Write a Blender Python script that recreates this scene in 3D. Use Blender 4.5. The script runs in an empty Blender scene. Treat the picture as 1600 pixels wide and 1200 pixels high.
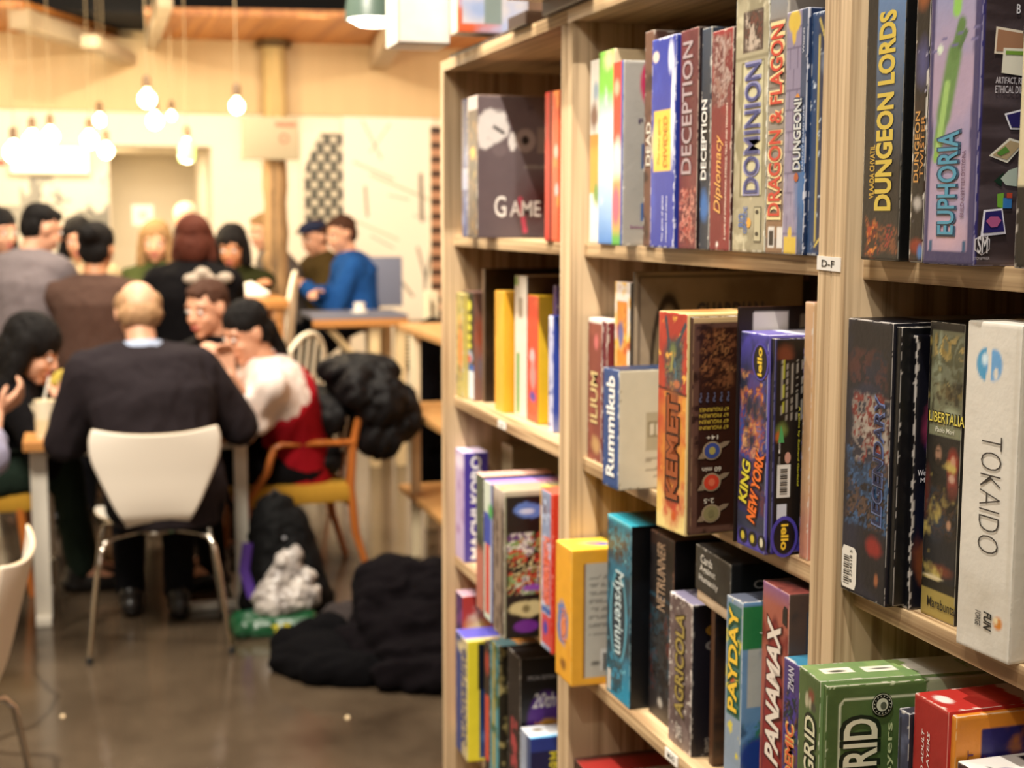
import bpy, bmesh, math, random
import numpy as np
from mathutils import Vector, Matrix

# ------------------------------------------------------------------ camera
F_PX = 2222.0
EYE = 1.52
_y = np.array([115-800, -(336-600), -F_PX]); _y /= np.linalg.norm(_y)
_z = np.array([31, 18782, F_PX]); _z = _z-_z.dot(_y)*_y; _z /= np.linalg.norm(_z)
_x = np.cross(_y, _z)
ROT = np.array([_x, _y, _z])          # camera axes -> room axes
scene = bpy.context.scene
COL = scene.collection
cam_data = bpy.data.cameras.new('camera')
cam = bpy.data.objects.new('camera', cam_data)
COL.objects.link(cam)
cam_data.sensor_width = 36.0
cam_data.lens = 36.0*F_PX/1600.0
cam_data.clip_start = 0.05
cam_data.clip_end = 100
cam.matrix_world = Matrix.Translation((0, 0, EYE)) @ Matrix(ROT.tolist()).to_4x4()
cam_data.dof.use_dof = True
cam_data.dof.focus_distance = 1.22
cam_data.dof.aperture_fstop = 7.2
scene.camera = cam
scene.view_settings.view_transform = 'Standard'
scene.view_settings.look = 'None'
scene.view_settings.gamma = 1.0
scene.view_settings.use_curve_mapping = False
scene.view_settings.exposure = 0.0

# ------------------------------------------------------------------ world + lights
world = bpy.data.worlds.new('room_air'); scene.world = world
world.use_nodes = True
world.node_tree.nodes['Background'].inputs[0].default_value = (1.0, 0.80, 0.58, 1)
world.node_tree.nodes['Background'].inputs[1].default_value = 0.04

def light(kind, name, loc, energy, color, target=None, size=0.1, sy=None, spot=None, blend=0.5):
    l = bpy.data.lights.new(name, kind)
    l.energy = energy; l.color = color
    if kind == 'AREA':
        l.size = size
        if sy: l.shape = 'RECTANGLE'; l.size_y = sy
    else:
        l.shadow_soft_size = size
    if kind == 'SPOT':
        l.spot_size = math.radians(spot); l.spot_blend = blend
    o = bpy.data.objects.new(name, l); COL.objects.link(o)
    o.location = loc
    if target is not None:
        o.rotation_euler = (Vector(target)-Vector(loc)).to_track_quat('-Z', 'Y').to_euler()
    return o
WARM = (1.0, 0.86, 0.67); NEUT = (1.0, 0.90, 0.76); NEAR = (1.0, 0.94, 0.85)
# track spots over the shelf aisle
light('SPOT', 'track_spot', (0.12, 1.75, 3.30), 270, NEUT, (0.74, 2.45, 1.3), 0.02, spot=70, blend=0.6)
light('SPOT', 'track_spot', (0.14, 0.70, 3.30), 190, NEAR, (0.74, 1.35, 1.2), 0.02, spot=70, blend=0.6)
light('SPOT', 'track_spot', (-0.55, -0.1, 3.1), 62, NEAR, (0.72, 1.20, 1.1), 0.03, spot=60, blend=0.5)
# added soft fill lights for the hall, all above or behind the frame
light('AREA', 'hall_fill_light', (-0.7, -0.8, 3.2), 20, NEAR, (0.2, 3.0, 0.8), 1.2, 0.8)
light('AREA', 'hall_fill_light', (-0.6, 2.9, 3.4), 220, NEUT, (0.1, 5.6, 0.5), 1.0, 0.6)
light('AREA', 'hall_fill_light', (0.1, 5.2, 3.4), 90, NEUT, (0.2, 5.8, 0), 1.6, 1.0)
light('AREA', 'hall_fill_light', (0.5, 7.0, 3.5), 150, WARM, (0.6, 8.4, 0.6), 3.0, 0.8)
for _x in (-0.9, 0.4, 1.7, 3.0):
    light('SPOT', 'wall_wash_fill', (_x, 10.15, 2.88), 55, WARM, (_x, 12, 1.3), 0.0, spot=120, blend=0.9)  # added wash to brighten the far wall, no fixtures modelled

# ------------------------------------------------------------------ pixel -> room point (frame 1600 x 1200)
def ray(px, py):
    return ROT @ np.array([px-800.0, 600.0-py, -F_PX])
def at(px, py, ax, val):
    d = ray(px, py); c = np.array([0, 0, EYE])
    return Vector(c + d*((val-c[ax])/d[ax]))
def AY(px, py, y): return at(px, py, 1, y)
def AX(px, py, x): return at(px, py, 0, x)
def AZ(px, py, z): return at(px, py, 2, z)

# ------------------------------------------------------------------ colour + materials
def lin(c):
    c = c.lstrip('#'); v = [int(c[i:i+2], 16)/255 for i in (0, 2, 4)]
    return tuple(x/12.92 if x <= .04045 else ((x+.055)/1.055)**2.4 for x in v)
MATS = {}
def mat(name, color='808080', rough=0.5, metal=0.0, emit=0.0, emit_color=None, noise=0.0, nscale=8.0, stretch=None,
        color2=None, bump=0.0, spec=0.5, sheen=0.0, trans=0.0):
    if name in MATS: return MATS[name]
    m = bpy.data.materials.new(name); m.use_nodes = True
    nt = m.node_tree; b = nt.nodes['Principled BSDF']
    c = lin(color)
    b.inputs['Base Color'].default_value = (*c, 1)
    b.inputs['Roughness'].default_value = rough
    b.inputs['Metallic'].default_value = metal
    b.inputs['Specular IOR Level'].default_value = spec
    if sheen: b.inputs['Sheen Weight'].default_value = sheen
    if trans:
        b.inputs['Transmission Weight'].default_value = trans
    if emit:
        b.inputs['Emission Color'].default_value = (*lin(emit_color or color), 1)
        b.inputs['Emission Strength'].default_value = emit
    if color2 or noise or bump:
        tc = nt.nodes.new('ShaderNodeTexCoord'); mp = nt.nodes.new('ShaderNodeMapping')
        nt.links.new(tc.outputs['Object'], mp.inputs['Vector'])
        mp.inputs['Scale'].default_value = stretch or (1, 1, 1)
        n = nt.nodes.new('ShaderNodeTexNoise'); n.inputs['Scale'].default_value = nscale
        n.inputs['Detail'].default_value = 6; n.inputs['Roughness'].default_value = .6
        nt.links.new(mp.outputs[0], n.inputs['Vector'])
        if color2 or noise:
            r = nt.nodes.new('ShaderNodeValToRGB')
            c2 = lin(color2) if color2 else tuple(x*(1-noise) for x in c)
            r.color_ramp.elements[0].position = .32; r.color_ramp.elements[1].position = .68
            r.color_ramp.elements[0].color = (*c2, 1); r.color_ramp.elements[1].color = (*c, 1)
            nt.links.new(n.outputs['Fac'], r.inputs[0]); nt.links.new(r.outputs[0], b.inputs['Base Color'])
        if bump:
            bp = nt.nodes.new('ShaderNodeBump'); bp.inputs['Strength'].default_value = bump
            bp.inputs['Distance'].default_value = .01
            nt.links.new(n.outputs['Fac'], bp.inputs['Height']); nt.links.new(bp.outputs[0], b.inputs['Normal'])
    MATS[name] = m
    return m

def printed_mat():
    m = bpy.data.materials.new('printed_card'); m.use_nodes = True
    nt = m.node_tree; b = nt.nodes['Principled BSDF']
    a = nt.nodes.new('ShaderNodeAttribute'); a.attribute_name = 'print'
    nt.links.new(a.outputs['Color'], b.inputs['Base Color'])
    b.inputs['Roughness'].default_value = .38
    n = nt.nodes.new('ShaderNodeTexNoise'); n.inputs['Scale'].default_value = 160
    tc = nt.nodes.new('ShaderNodeTexCoord'); nt.links.new(tc.outputs['Object'], n.inputs['Vector'])
    bp = nt.nodes.new('ShaderNodeBump'); bp.inputs['Strength'].default_value = .12; bp.inputs['Distance'].default_value = .002
    nt.links.new(n.outputs['Fac'], bp.inputs['Height']); nt.links.new(bp.outputs[0], b.inputs['Normal'])
    return m
PRINT = printed_mat()

def wood_mat(name, base, dark, axis, scale=1.0, rough=.5):
    """melamine wood grain running along an axis (0,1,2)"""
    m = bpy.data.materials.new(name); m.use_nodes = True
    nt = m.node_tree; b = nt.nodes['Principled BSDF']
    tc = nt.nodes.new('ShaderNodeTexCoord'); mp = nt.nodes.new('ShaderNodeMapping')
    st = [60*scale]*3; st[axis] = 1.4*scale
    mp.inputs['Scale'].default_value = st
    nt.links.new(tc.outputs['Object'], mp.inputs['Vector'])
    n1 = nt.nodes.new('ShaderNodeTexNoise'); n1.inputs['Scale'].default_value = 1.0; n1.inputs['Detail'].default_value = 3
    n1.inputs['Distortion'].default_value = .6
    nt.links.new(mp.outputs[0], n1.inputs['Vector'])
    mp2 = nt.nodes.new('ShaderNodeMapping'); st2 = [260*scale]*3; st2[axis] = 3*scale; mp2.inputs['Scale'].default_value = st2
    nt.links.new(tc.outputs['Object'], mp2.inputs['Vector'])
    n2 = nt.nodes.new('ShaderNodeTexNoise'); n2.inputs['Scale'].default_value = 1.0; n2.inputs['Detail'].default_value = 2
    nt.links.new(mp2.outputs[0], n2.inputs['Vector'])
    ad = nt.nodes.new('ShaderNodeMath'); ad.operation = 'ADD'
    ml = nt.nodes.new('ShaderNodeMath'); ml.operation = 'MULTIPLY'; ml.inputs[1].default_value = .55
    nt.links.new(n2.outputs['Fac'], ml.inputs[0]); nt.links.new(n1.outputs['Fac'], ad.inputs[0]); nt.links.new(ml.outputs[0], ad.inputs[1])
    r = nt.nodes.new('ShaderNodeValToRGB')
    r.color_ramp.elements[0].position = .58; r.color_ramp.elements[1].position = .86
    r.color_ramp.elements[0].color = (*lin(dark), 1); r.color_ramp.elements[1].color = (*lin(base), 1)
    nt.links.new(ad.outputs[0], r.inputs[0]); nt.links.new(r.outputs[0], b.inputs['Base Color'])
    b.inputs['Roughness'].default_value = rough
    bp = nt.nodes.new('ShaderNodeBump'); bp.inputs['Strength'].default_value = .15; bp.inputs['Distance'].default_value = .002
    nt.links.new(ad.outputs[0], bp.inputs['Height']); nt.links.new(bp.outputs[0], b.inputs['Normal'])
    MATS[name] = m
    return m
W_Z = wood_mat('oak_upright', 'd0b48e', '9c7f5c', 2)
W_Y = wood_mat('oak_board', 'd0b288', '8a6a48', 1)
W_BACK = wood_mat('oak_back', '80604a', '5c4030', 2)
W_ORANGE = wood_mat('warm_pine', 'd08a42', 'a9652a', 1, .3)
W_TABLE = wood_mat('honey_wood', 'c98d50', 'a56c36', 0, .4, .35)
W_CHAIR = wood_mat('chair_wood', 'b4672a', '8e4a1a', 2, .4, .35)
W_COL = wood_mat('column_wood', '9c7a50', '4c3820', 2, .5, .8)

# ------------------------------------------------------------------ object helpers
def tag(o, label=None, cat=None, group=None, kind=None):
    if label: o['label'] = label
    if cat: o['category'] = cat
    if group: o['group'] = group
    if kind: o['kind'] = kind
    return o
def link(name, me, m=None, parent=None, loc=None):
    o = bpy.data.objects.new(name, me); COL.objects.link(o)
    if m is not None:
        for mm in (m if isinstance(m, (list, tuple)) else [m]): me.materials.append(mm)
    if parent is not None: o.parent = parent
    if loc is not None: o.location = loc
    return o
def empty(name, loc=(0, 0, 0), rz=0.0):
    o = bpy.data.objects.new(name, None); COL.objects.link(o)
    o.location = loc; o.rotation_euler = (0, 0, rz); o.empty_display_size = .1
    return o
def smooth(me, angle=40):
    me.polygons.foreach_set('use_smooth', [True]*len(me.polygons))
    try: me.set_sharp_from_angle(angle=math.radians(angle))
    except Exception: pass
    return me
def bm_mesh(bm, name='m', sm=None):
    me = bpy.data.meshes.new(name); bm.normal_update(); bm.to_mesh(me); bm.free()
    if sm: smooth(me, sm)
    return me
def add_box(bm, a, b, bev=0.0, mtx=None):
    a = Vector(a); b = Vector(b)
    lo = Vector(map(min, a, b)); hi = Vector(map(max, a, b))
    r = bmesh.ops.create_cube(bm, size=1.0)
    vs = r['verts']
    for v in vs:
        v.co = Vector((lo[i]+(v.co[i]+.5)*(hi[i]-lo[i]) for i in range(3)))
    if bev > 0:
        es = list({e for v in vs for e in v.link_edges})
        r = bmesh.ops.bevel(bm, geom=es, offset=bev, segments=2, profile=.6, affect='EDGES')
        vs = list({v for f in r['faces'] for v in f.verts} | {v for v in vs if v.is_valid})
    if mtx is not None:
        bmesh.ops.transform(bm, matrix=mtx, verts=vs)
    return vs
def boxobj(name, a, b, m, parent=None, bev=0.0, sm=None):
    bm = bmesh.new(); add_box(bm, a, b, bev)
    return link(name, bm_mesh(bm, name, sm or (35 if bev else None)), m, parent)
def frame_of(d):
    d = d.normalized()
    up = Vector((0, 0, 1)) if abs(d.z) < .95 else Vector((0, 1, 0))
    s = d.cross(up).normalized(); return s, s.cross(d).normalized()
def add_tube(bm, pts, rad, n=10, cap=True, flat=1.0, ref=None):
    """swept tube; rad scalar or list; flat scales the second axis"""
    pts = [Vector(p) for p in pts]
    rings = []
    prev = None
    for i, p in enumerate(pts):
        d = (pts[min(i+1, len(pts)-1)]-pts[max(i-1, 0)])
        if d.length < 1e-6: d = Vector((0, 0, 1))
        d.normalize()
        if prev is None:
            if ref is not None:
                s = Vector(ref) - d*Vector(ref).dot(d); s.normalize(); u = s.cross(d).normalized()
            else: s, u = frame_of(d)
        else:
            s = prev - d*prev.dot(d)
            s.normalize(); u = s.cross(d).normalized()
        prev = s
        r = rad[i] if isinstance(rad, (list, tuple)) else rad
        if isinstance(r, (list, tuple)): ra, rb = r
        else: ra, rb = r, r*flat
        rings.append([bm.verts.new(p+s*ra*math.cos(2*math.pi*k/n)+u*rb*math.sin(2*math.pi*k/n)) for k in range(n)])
    for a, b in zip(rings, rings[1:]):
        for k in range(n):
            bm.faces.new((a[k], a[(k+1) % n], b[(k+1) % n], b[k]))
    if cap:
        bm.faces.new(list(reversed(rings[0]))); bm.faces.new(rings[-1])
    return rings
def tube(name, pts, rad, m, parent=None, n=10, flat=1.0, ref=None):
    bm = bmesh.new(); add_tube(bm, pts, rad, n, True, flat, ref)
    bmesh.ops.recalc_face_normals(bm, faces=bm.faces)
    return link(name, bm_mesh(bm, name, 50), m, parent)
def add_lathe(bm, prof, n=24, c=(0, 0, 0)):
    c = Vector(c); rings = []
    for r, z in prof:
        rings.append([bm.verts.new(c+Vector((max(r, 1e-5)*math.cos(2*math.pi*k/n), max(r, 1e-5)*math.sin(2*math.pi*k/n), z))) for k in range(n)])
    for a, b in zip(rings, rings[1:]):
        for k in range(n): bm.faces.new((a[k], a[(k+1) % n], b[(k+1) % n], b[k]))
def lathe(name, prof, m, parent=None, n=24, c=(0, 0, 0)):
    bm = bmesh.new(); add_lathe(bm, prof, n, c)
    bmesh.ops.remove_doubles(bm, verts=bm.verts, dist=2e-5)
    bmesh.ops.recalc_face_normals(bm, faces=bm.faces)
    return link(name, bm_mesh(bm, name, 50), m, parent)
def add_prism(bm, poly, axis, lo, hi):
    """polygon of 2D points extruded along an axis"""
    def P(p, t):
        v = [0, 0, 0]; k = 0
        for i in range(3):
            if i == axis: v[i] = t
            else: v[i] = p[k]; k += 1
        return v
    A = [bm.verts.new(P(p, lo)) for p in poly]; B = [bm.verts.new(P(p, hi)) for p in poly]
    bm.faces.new(A); bm.faces.new(list(reversed(B)))
    for i in range(len(A)):
        j = (i+1) % len(A); bm.faces.new((A[i], B[i], B[j], A[j]))
def prism(name, poly, axis, lo, hi, m, parent=None):
    bm = bmesh.new(); add_prism(bm, poly, axis, lo, hi)
    bmesh.ops.recalc_face_normals(bm, faces=bm.faces)
    return link(name, bm_mesh(bm, name), m, parent)

# value noise in numpy
def vnoise(x, y, seed=0):
    xi = np.floor(x).astype(np.int64); yi = np.floor(y).astype(np.int64)
    fx = x-xi; fy = y-yi; fx = fx*fx*(3-2*fx); fy = fy*fy*(3-2*fy)
    def h(a, b):
        n = (a*374761393 + b*668265263 + seed*982451653) & 0x7fffffff
        n = ((n ^ (n >> 13))*1274126177) & 0x7fffffff
        return ((n ^ (n >> 16)) & 0xffff)/65535.0
    return (h(xi, yi)*(1-fx)+h(xi+1, yi)*fx)*(1-fy)+(h(xi, yi+1)*(1-fx)+h(xi+1, yi+1)*fx)*fy
def fbm(x, y, seed=0, o=4):
    t = 0; a = .5; s = 0
    for k in range(o):
        t = t+a*vnoise(x*2**k, y*2**k, seed+k*17); s += a; a *= .55
    return t/s

# ------------------------------------------------------------------ text
_txt = {}
def text_pts(s, bold=0.0, shear=0.0):
    key = (s, bold, shear)
    if key in _txt: return _txt[key]
    cu = bpy.data.curves.new('lettering', 'FONT'); cu.body = s; cu.size = 1.0; cu.offset = bold; cu.shear = shear
    cu.resolution_u = 3; cu.align_x = 'CENTER'; cu.align_y = 'CENTER'
    if '\n' in s: cu.space_line = .85
    o = bpy.data.objects.new('lettering', cu); COL.objects.link(o)
    dg = bpy.context.evaluated_depsgraph_get()
    me = bpy.data.meshes.new_from_object(o.evaluated_get(dg))
    v = np.zeros(len(me.vertices)*3); me.vertices.foreach_get('co', v); v = v.reshape(-1, 3)[:, :2]
    f = [tuple(p.vertices) for p in me.polygons]
    bpy.data.objects.remove(o); bpy.data.curves.remove(cu); bpy.data.meshes.remove(me)
    lo = v.min(0); hi = v.max(0)
    v = (v-(lo+hi)/2)/(hi-lo)
    _txt[key] = (v, f)
    return _txt[key]
def ink(color, rough=.4, metal=0.0):
    return mat('ink_'+color, color, rough, metal)
EPS = [0.0]
def face_map(face, w, h, eps):
    if face == 'S': return lambda u, v: (u, -eps, v)
    if face == 'C': return lambda u, v: (w+eps, u, v)
    return lambda u, v: (u, v, h+eps)
def put_text(parent, face, s, u, v, L, H, rot, color, w, h, bold=.01, shear=0.0, name='title', eps=.0007, taper=0.0, off=(0, 0), arc=0.0):
    pts, fc = text_pts(s, bold, shear)
    p = pts.copy()
    if taper: p[:, 1] *= (1+taper*p[:, 0]*2)
    if arc: p[:, 1] += arc*(.25-p[:, 0]**2)
    p = p*np.array([L, H])
    a = math.radians(rot); c, sn = math.cos(a), math.sin(a)
    uu = p[:, 0]*c-p[:, 1]*sn+u+off[0]; vv = p[:, 0]*sn+p[:, 1]*c+v+off[1]
    fm = face_map(face, w, h, eps)
    me = bpy.data.meshes.new(name)
    me.from_pydata([fm(a_, b_) for a_, b_ in zip(uu, vv)], [], fc)
    return link(name, me, ink(color), parent)
def put_poly(parent, face, poly, color, w, h, name='emblem', eps=.0005):
    fm = face_map(face, w, h, eps)
    bm = bmesh.new(); f = bm.faces.new([bm.verts.new(fm(*p)) for p in poly])
    bmesh.ops.triangulate(bm, faces=[f])
    return link(name, bm_mesh(bm), ink(color), parent)
def ell(u, v, a, b, n=28, rot=0.0):
    c, s = math.cos(math.radians(rot)), math.sin(math.radians(rot))
    return [(u+a*math.cos(t)*c-b*math.sin(t)*s, v+a*math.cos(t)*s+b*math.sin(t)*c) for t in [2*math.pi*k/n for k in range(n)]]
def rct(u0, v0, u1, v1): return [(u0, v0), (u1, v0), (u1, v1), (u0, v1)]

# ------------------------------------------------------------------ painted cardboard boxes
def paint(U, V, base, ops, wm, hm, seed):
    """U,V normalised 0..1 arrays, wm,hm metres; returns rgb"""
    C = np.zeros(U.shape+(3,)); C[:] = lin(base)
    x = U*wm; y = V*hm
    def mix(mask, col):
        nonlocal C
        C = C*(1-mask[..., None]) + np.array(lin(col))*mask[..., None]
    ss = lambda a, b, t: np.clip((t-a)/(b-a), 0, 1)
    for k, op in enumerate(ops):
        t = op[0]
        if t == 'g':                       # vertical gradient to colour between v0 and v1
            mix(ss(op[2], op[3], V), op[1])
        elif t == 'gu': mix(ss(op[2], op[3], U), op[1])
        elif t == 'n':                     # noise patches: colour, scale(m), threshold, soft
            n = fbm(x/op[2], y/op[2], seed+k*7+3); mix(ss(op[3], op[3]+op[4], n), op[1])
        elif t == 'ns':                    # streaky noise: colour, sx, sy, thr, soft
            n = fbm(x/op[2], y/op[3], seed+k*7+5); mix(ss(op[4], op[4]+op[5], n), op[1])
        elif t == 'e':                     # ellipse cx cy rx ry colour soft
            d = np.sqrt(((U-op[1])/op[3])**2+((V-op[2])/op[4])**2)
            n = fbm(x/.012, y/.012, seed+k)*.5-.25 if len(op) > 7 else 0
            mix(1-ss(1-op[6], 1+op[6]*.3, d+n), op[5])
        elif t == 'r':                     # rectangle u0 v0 u1 v1 colour
            mix(((U >= op[1]) & (U <= op[3]) & (V >= op[2]) & (V <= op[4])).astype(float), op[5])
        elif t == 'f':                     # frame line: inset(m) width(m) colour
            d = np.minimum(np.minimum(x, wm-x), np.minimum(y, hm-y))
            mix(((d > op[1]) & (d < op[1]+op[2])).astype(float), op[3])
        elif t == 'l':                     # line u0 v0 u1 v1 halfwidth(m) colour
            ax, ay, bx, by = op[1]*wm, op[2]*hm, op[3]*wm, op[4]*hm
            q = np.clip(((x-ax)*(bx-ax)+(y-ay)*(by-ay))/max((bx-ax)**2+(by-ay)**2, 1e-9), 0, 1)
            d = np.hypot(x-ax-q*(bx-ax), y-ay-q*(by-ay)); mix(1-ss(op[5]*.7, op[5]*1.2, d), op[6])
        elif t == 'b':                     # brickwork: bw bh colour
            row = np.floor(y/op[2]); xo = x/op[1]+.5*(row % 2)
            m = ((xo % 1) < .07*.03/op[1]*1.2) | ((y/op[2] % 1) < .09); mix(m.astype(float)*.8, op[3])
        elif t == 'rows':                  # small rows of print: u0 v0 u1 v1 pitch(m) colour vertical?
            q = (y if not op[7] else x)/op[5]; al = (x if not op[7] else y)/op[5]
            m = ((q % 1) < .45) & (vnoise(al*1.1, np.floor(q)*3.7, seed) > .35)
            m &= (U >= op[1]) & (U <= op[3]) & (V >= op[2]) & (V <= op[4]); mix(m.astype(float)*.75, op[6])
        elif t == 'art':                   # painterly patches: u0 v0 u1 v1 palette scale alpha
            sc = op[6]; wx = fbm(x/sc, y/sc, seed+k*5+1, 3); wy = fbm(x/sc+9, y/sc+4, seed+k*5+2, 3)
            n = fbm(x/sc*.8+wx*2.4, y/sc*.8+wy*2.4, seed+k*5+3, 3)
            q = np.clip((n-.22)/.56, 0, .999)*len(op[5]); qi = q.astype(int)
            pal = np.array([lin(c_) for c_ in op[5]]); fr = ss(.75, 1.0, q-qi)[..., None]
            colr = pal[qi]*(1-fr)+pal[np.minimum(qi+1, len(pal)-1)]*fr
            colr = colr*(.75+.5*fbm(x/.004, y/.004, seed+k, 2))[..., None]
            ex = np.minimum(np.minimum(x-op[1]*wm, op[3]*wm-x), np.minimum(y-op[2]*hm, op[4]*hm-y))+(wx-.5)*.012
            m_ = (ss(-.002, .003, ex)*op[7])[..., None]
            C = C*(1-m_)+colr*m_
        elif t == 'w':                     # wear along the edges: amount colour
            d = np.minimum(np.minimum(x, wm-x), np.minimum(y, hm-y))
            n = fbm(x/.007, y/.007, seed+91)
            mix(((n*1.0) > .38+d/(.006*op[1])).astype(float)*.85, op[2])
    C = C*(.93+.14*fbm(x/.02, y/.02, seed+77, 3))[..., None]
    return C

def card_box(name, w, h, d, S, C, T, res=.003, cw=.10, parent=None, seed=1, r=.0016, mat_=None):
    """rounded card box, spine at y=0 (facing -y), cover at x=w (facing +x), all printed in one colour layer"""
    def ticks(L, step):
        n = max(2, int((L-2*r)/step)); return [0.0]+[r+(L-2*r)*i/n for i in range(n+1)]+[L]
    xs = ticks(w, res); zs = ticks(h, res)
    cwm = min(cw, d*.9); n = max(2, int(cwm/res))
    ys = [0.0]+[r+cwm*i/n for i in range(n+1)]
    while ys[-1] < d-.06: ys.append(ys[-1]+.05)
    ys += [d-r, d]
    xs, ys, zs = map(np.array, (xs, ys, zs))
    V = []; Fc = []; K = []
    base = 0
    def face(A, B, fixed, ax, flip, spec, key):
        nonlocal base
        a, b = np.meshgrid(A, B, indexing='ij')
        p = np.zeros(a.shape+(3,))
        o = [i for i in range(3) if i != ax]
        p[..., o[0]] = a; p[..., o[1]] = b; p[..., ax] = fixed
        if key == 'C': col = paint(np.clip(a/cw, 0, 1.3), b/h, spec[0], spec[1], cw, h, seed+2)
        elif key == 'T': col = paint(a/w, np.clip(b/cw, 0, 1.3), spec[0], spec[1], w, cw, seed+5)
        elif key == 'S': col = paint(a/w, b/h, spec[0], spec[1], w, h, seed)
        else: col = np.zeros(a.shape+(3,)); col[:] = lin(spec[0])
        V.append(p.reshape(-1, 3)); K.append(col.reshape(-1, 3))
        na, nb = a.shape
        i, j = np.meshgrid(np.arange(na-1), np.arange(nb-1), indexing='ij')
        q = np.stack([i*nb+j, (i+1)*nb+j, (i+1)*nb+j+1, i*nb+j+1], -1).reshape(-1, 4)+base
        if flip: q = q[:, ::-1]
        Fc.append(q); base += na*nb
    cx = np.array([0, r, w-r, w]); cy = np.array([0, r, d-r, d]); cz = np.array([0, r, h-r, h])
    face(xs, zs, 0.0, 1, False, S, 'S')
    face(ys, zs, w, 0, False, C, 'C')
    face(xs, ys, h, 2, False, T, 'T')
    face(cx, cz, d, 1, True, S, 'k'); face(cy, cz, 0.0, 0, True, C, 'k'); face(cx, cy, 0.0, 2, True, T, 'k')
    P = np.concatenate(V); Q = np.concatenate(Fc); K = np.concatenate(K)
    dim = np.array([w, d, h]); c = np.clip(P, r, dim-r); v = P-c
    L = np.linalg.norm(v, axis=1, keepdims=True); L[L == 0] = 1
    on = (np.abs(v).max(1, keepdims=True) > 0)
    P = np.where(on, c+v/L*r, P)
    me = bpy.data.meshes.new(name)
    me.vertices.add(len(P)); me.vertices.foreach_set('co', P.ravel())
    me.loops.add(Q.size); me.loops.foreach_set('vertex_index', Q.ravel().astype(np.int32))
    me.polygons.add(len(Q)); me.polygons.foreach_set('loop_start', (np.arange(len(Q))*4).astype(np.int32))
    me.update(calc_edges=True); me.validate()
    at_ = me.color_attributes.new('print', 'FLOAT_COLOR', 'POINT')
    at_.data.foreach_set('color', np.concatenate([K, np.ones((len(K), 1))], 1).ravel().astype(np.float32))
    me.polygons.foreach_set('use_smooth', [True]*len(me.polygons))
    return link(name, me, mat_ or PRINT, parent)

GB_N = [0]
def game_box(label, z, xl, xr, X, top, S, C=None, T=None, group=None, d=.28, XR=None, res=.003, cw=.10, seam=None, refy=None,
             texts=(), polys=(), name='game_box', cat='box', row=None, lean=0.0, baseart=None):
    """box standing on z, spine between image columns xl..xr in the plane X (XR at right end), top row given as height in metres (<1) or image row"""
    GB_N[0] += 1
    ry = refy or 500
    XR = X if XR is None else XR
    A = AX(xl, ry, X); B = AX(xr, ry, XR)
    w = math.hypot(A.x-B.x, A.y-B.y)
    yaw = math.atan2(B.y-A.y, B.x-A.x)
    if top < 1: h = top
    else: h = AX(xr, top, XR).z - z
    C = C or (S[0], [('w', 1, 'c9c0b0')]); T = T or (C[0], [])
    seed = GB_N[0]*13
    if seam is None:
        o = card_box(name, w, h, d, S, C, T, res, cw, None, seed)
        root = o
    else:
        # lid carries the spine, the tray shows on the near side behind a thin dark gap
        root = card_box(name, w-seam, h, d, S, (T[0], []), T, res, cw, None, seed)
        tr = card_box('box_base', w*.9, h-.006, d-.006, (C[0], []), baseart or C, (C[0], [('w', 1, 'd8cfc0')]), res, cw, root, seed+3)
        tr.location = (w*.1, .003, .003)
        wb = w
    root.location = (A.x, A.y, z); root.rotation_euler = (0, lean, yaw)
    tag(root, label, cat, group)
    for t in texts:
        kw = dict(t[8]) if len(t) > 8 else {}
        out = kw.pop('out', None); ob = kw.pop('ob', .03); f = t[0]
        dims = {'S': (w, h), 'C': (cw, h), 'T': (w, cw)}[f]
        rot = t[6]; vert = 45 < abs(rot) < 135
        L = t[4]*(dims[1] if vert else dims[0]); H = t[5]*(dims[0] if vert else dims[1])
        ww, hh = w, h
        if out:
            k2 = dict(kw); k2['bold'] = ob; k2['eps'] = .0006; k2['name'] = 'title_outline'
            put_text(root, f, t[1], t[2]*dims[0], t[3]*dims[1], L*1.04, H*1.22, rot, out, ww, hh, **k2)
            kw.setdefault('eps', .0011)
        put_text(root, f, t[1], t[2]*dims[0], t[3]*dims[1], L, H, rot, t[7], ww, hh, **kw)
    for p in polys:
        f = p[0]; dims = {'S': (w, h), 'C': (cw, h), 'T': (w, cw)}[f]
        poly = [(a*dims[0], b*dims[1]) for a, b in p[1]]
        put_poly(root, f, poly, p[2], w, h, name=p[3] if len(p) > 3 else 'emblem', eps=p[4] if len(p) > 4 else .0005)
    return root

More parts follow.
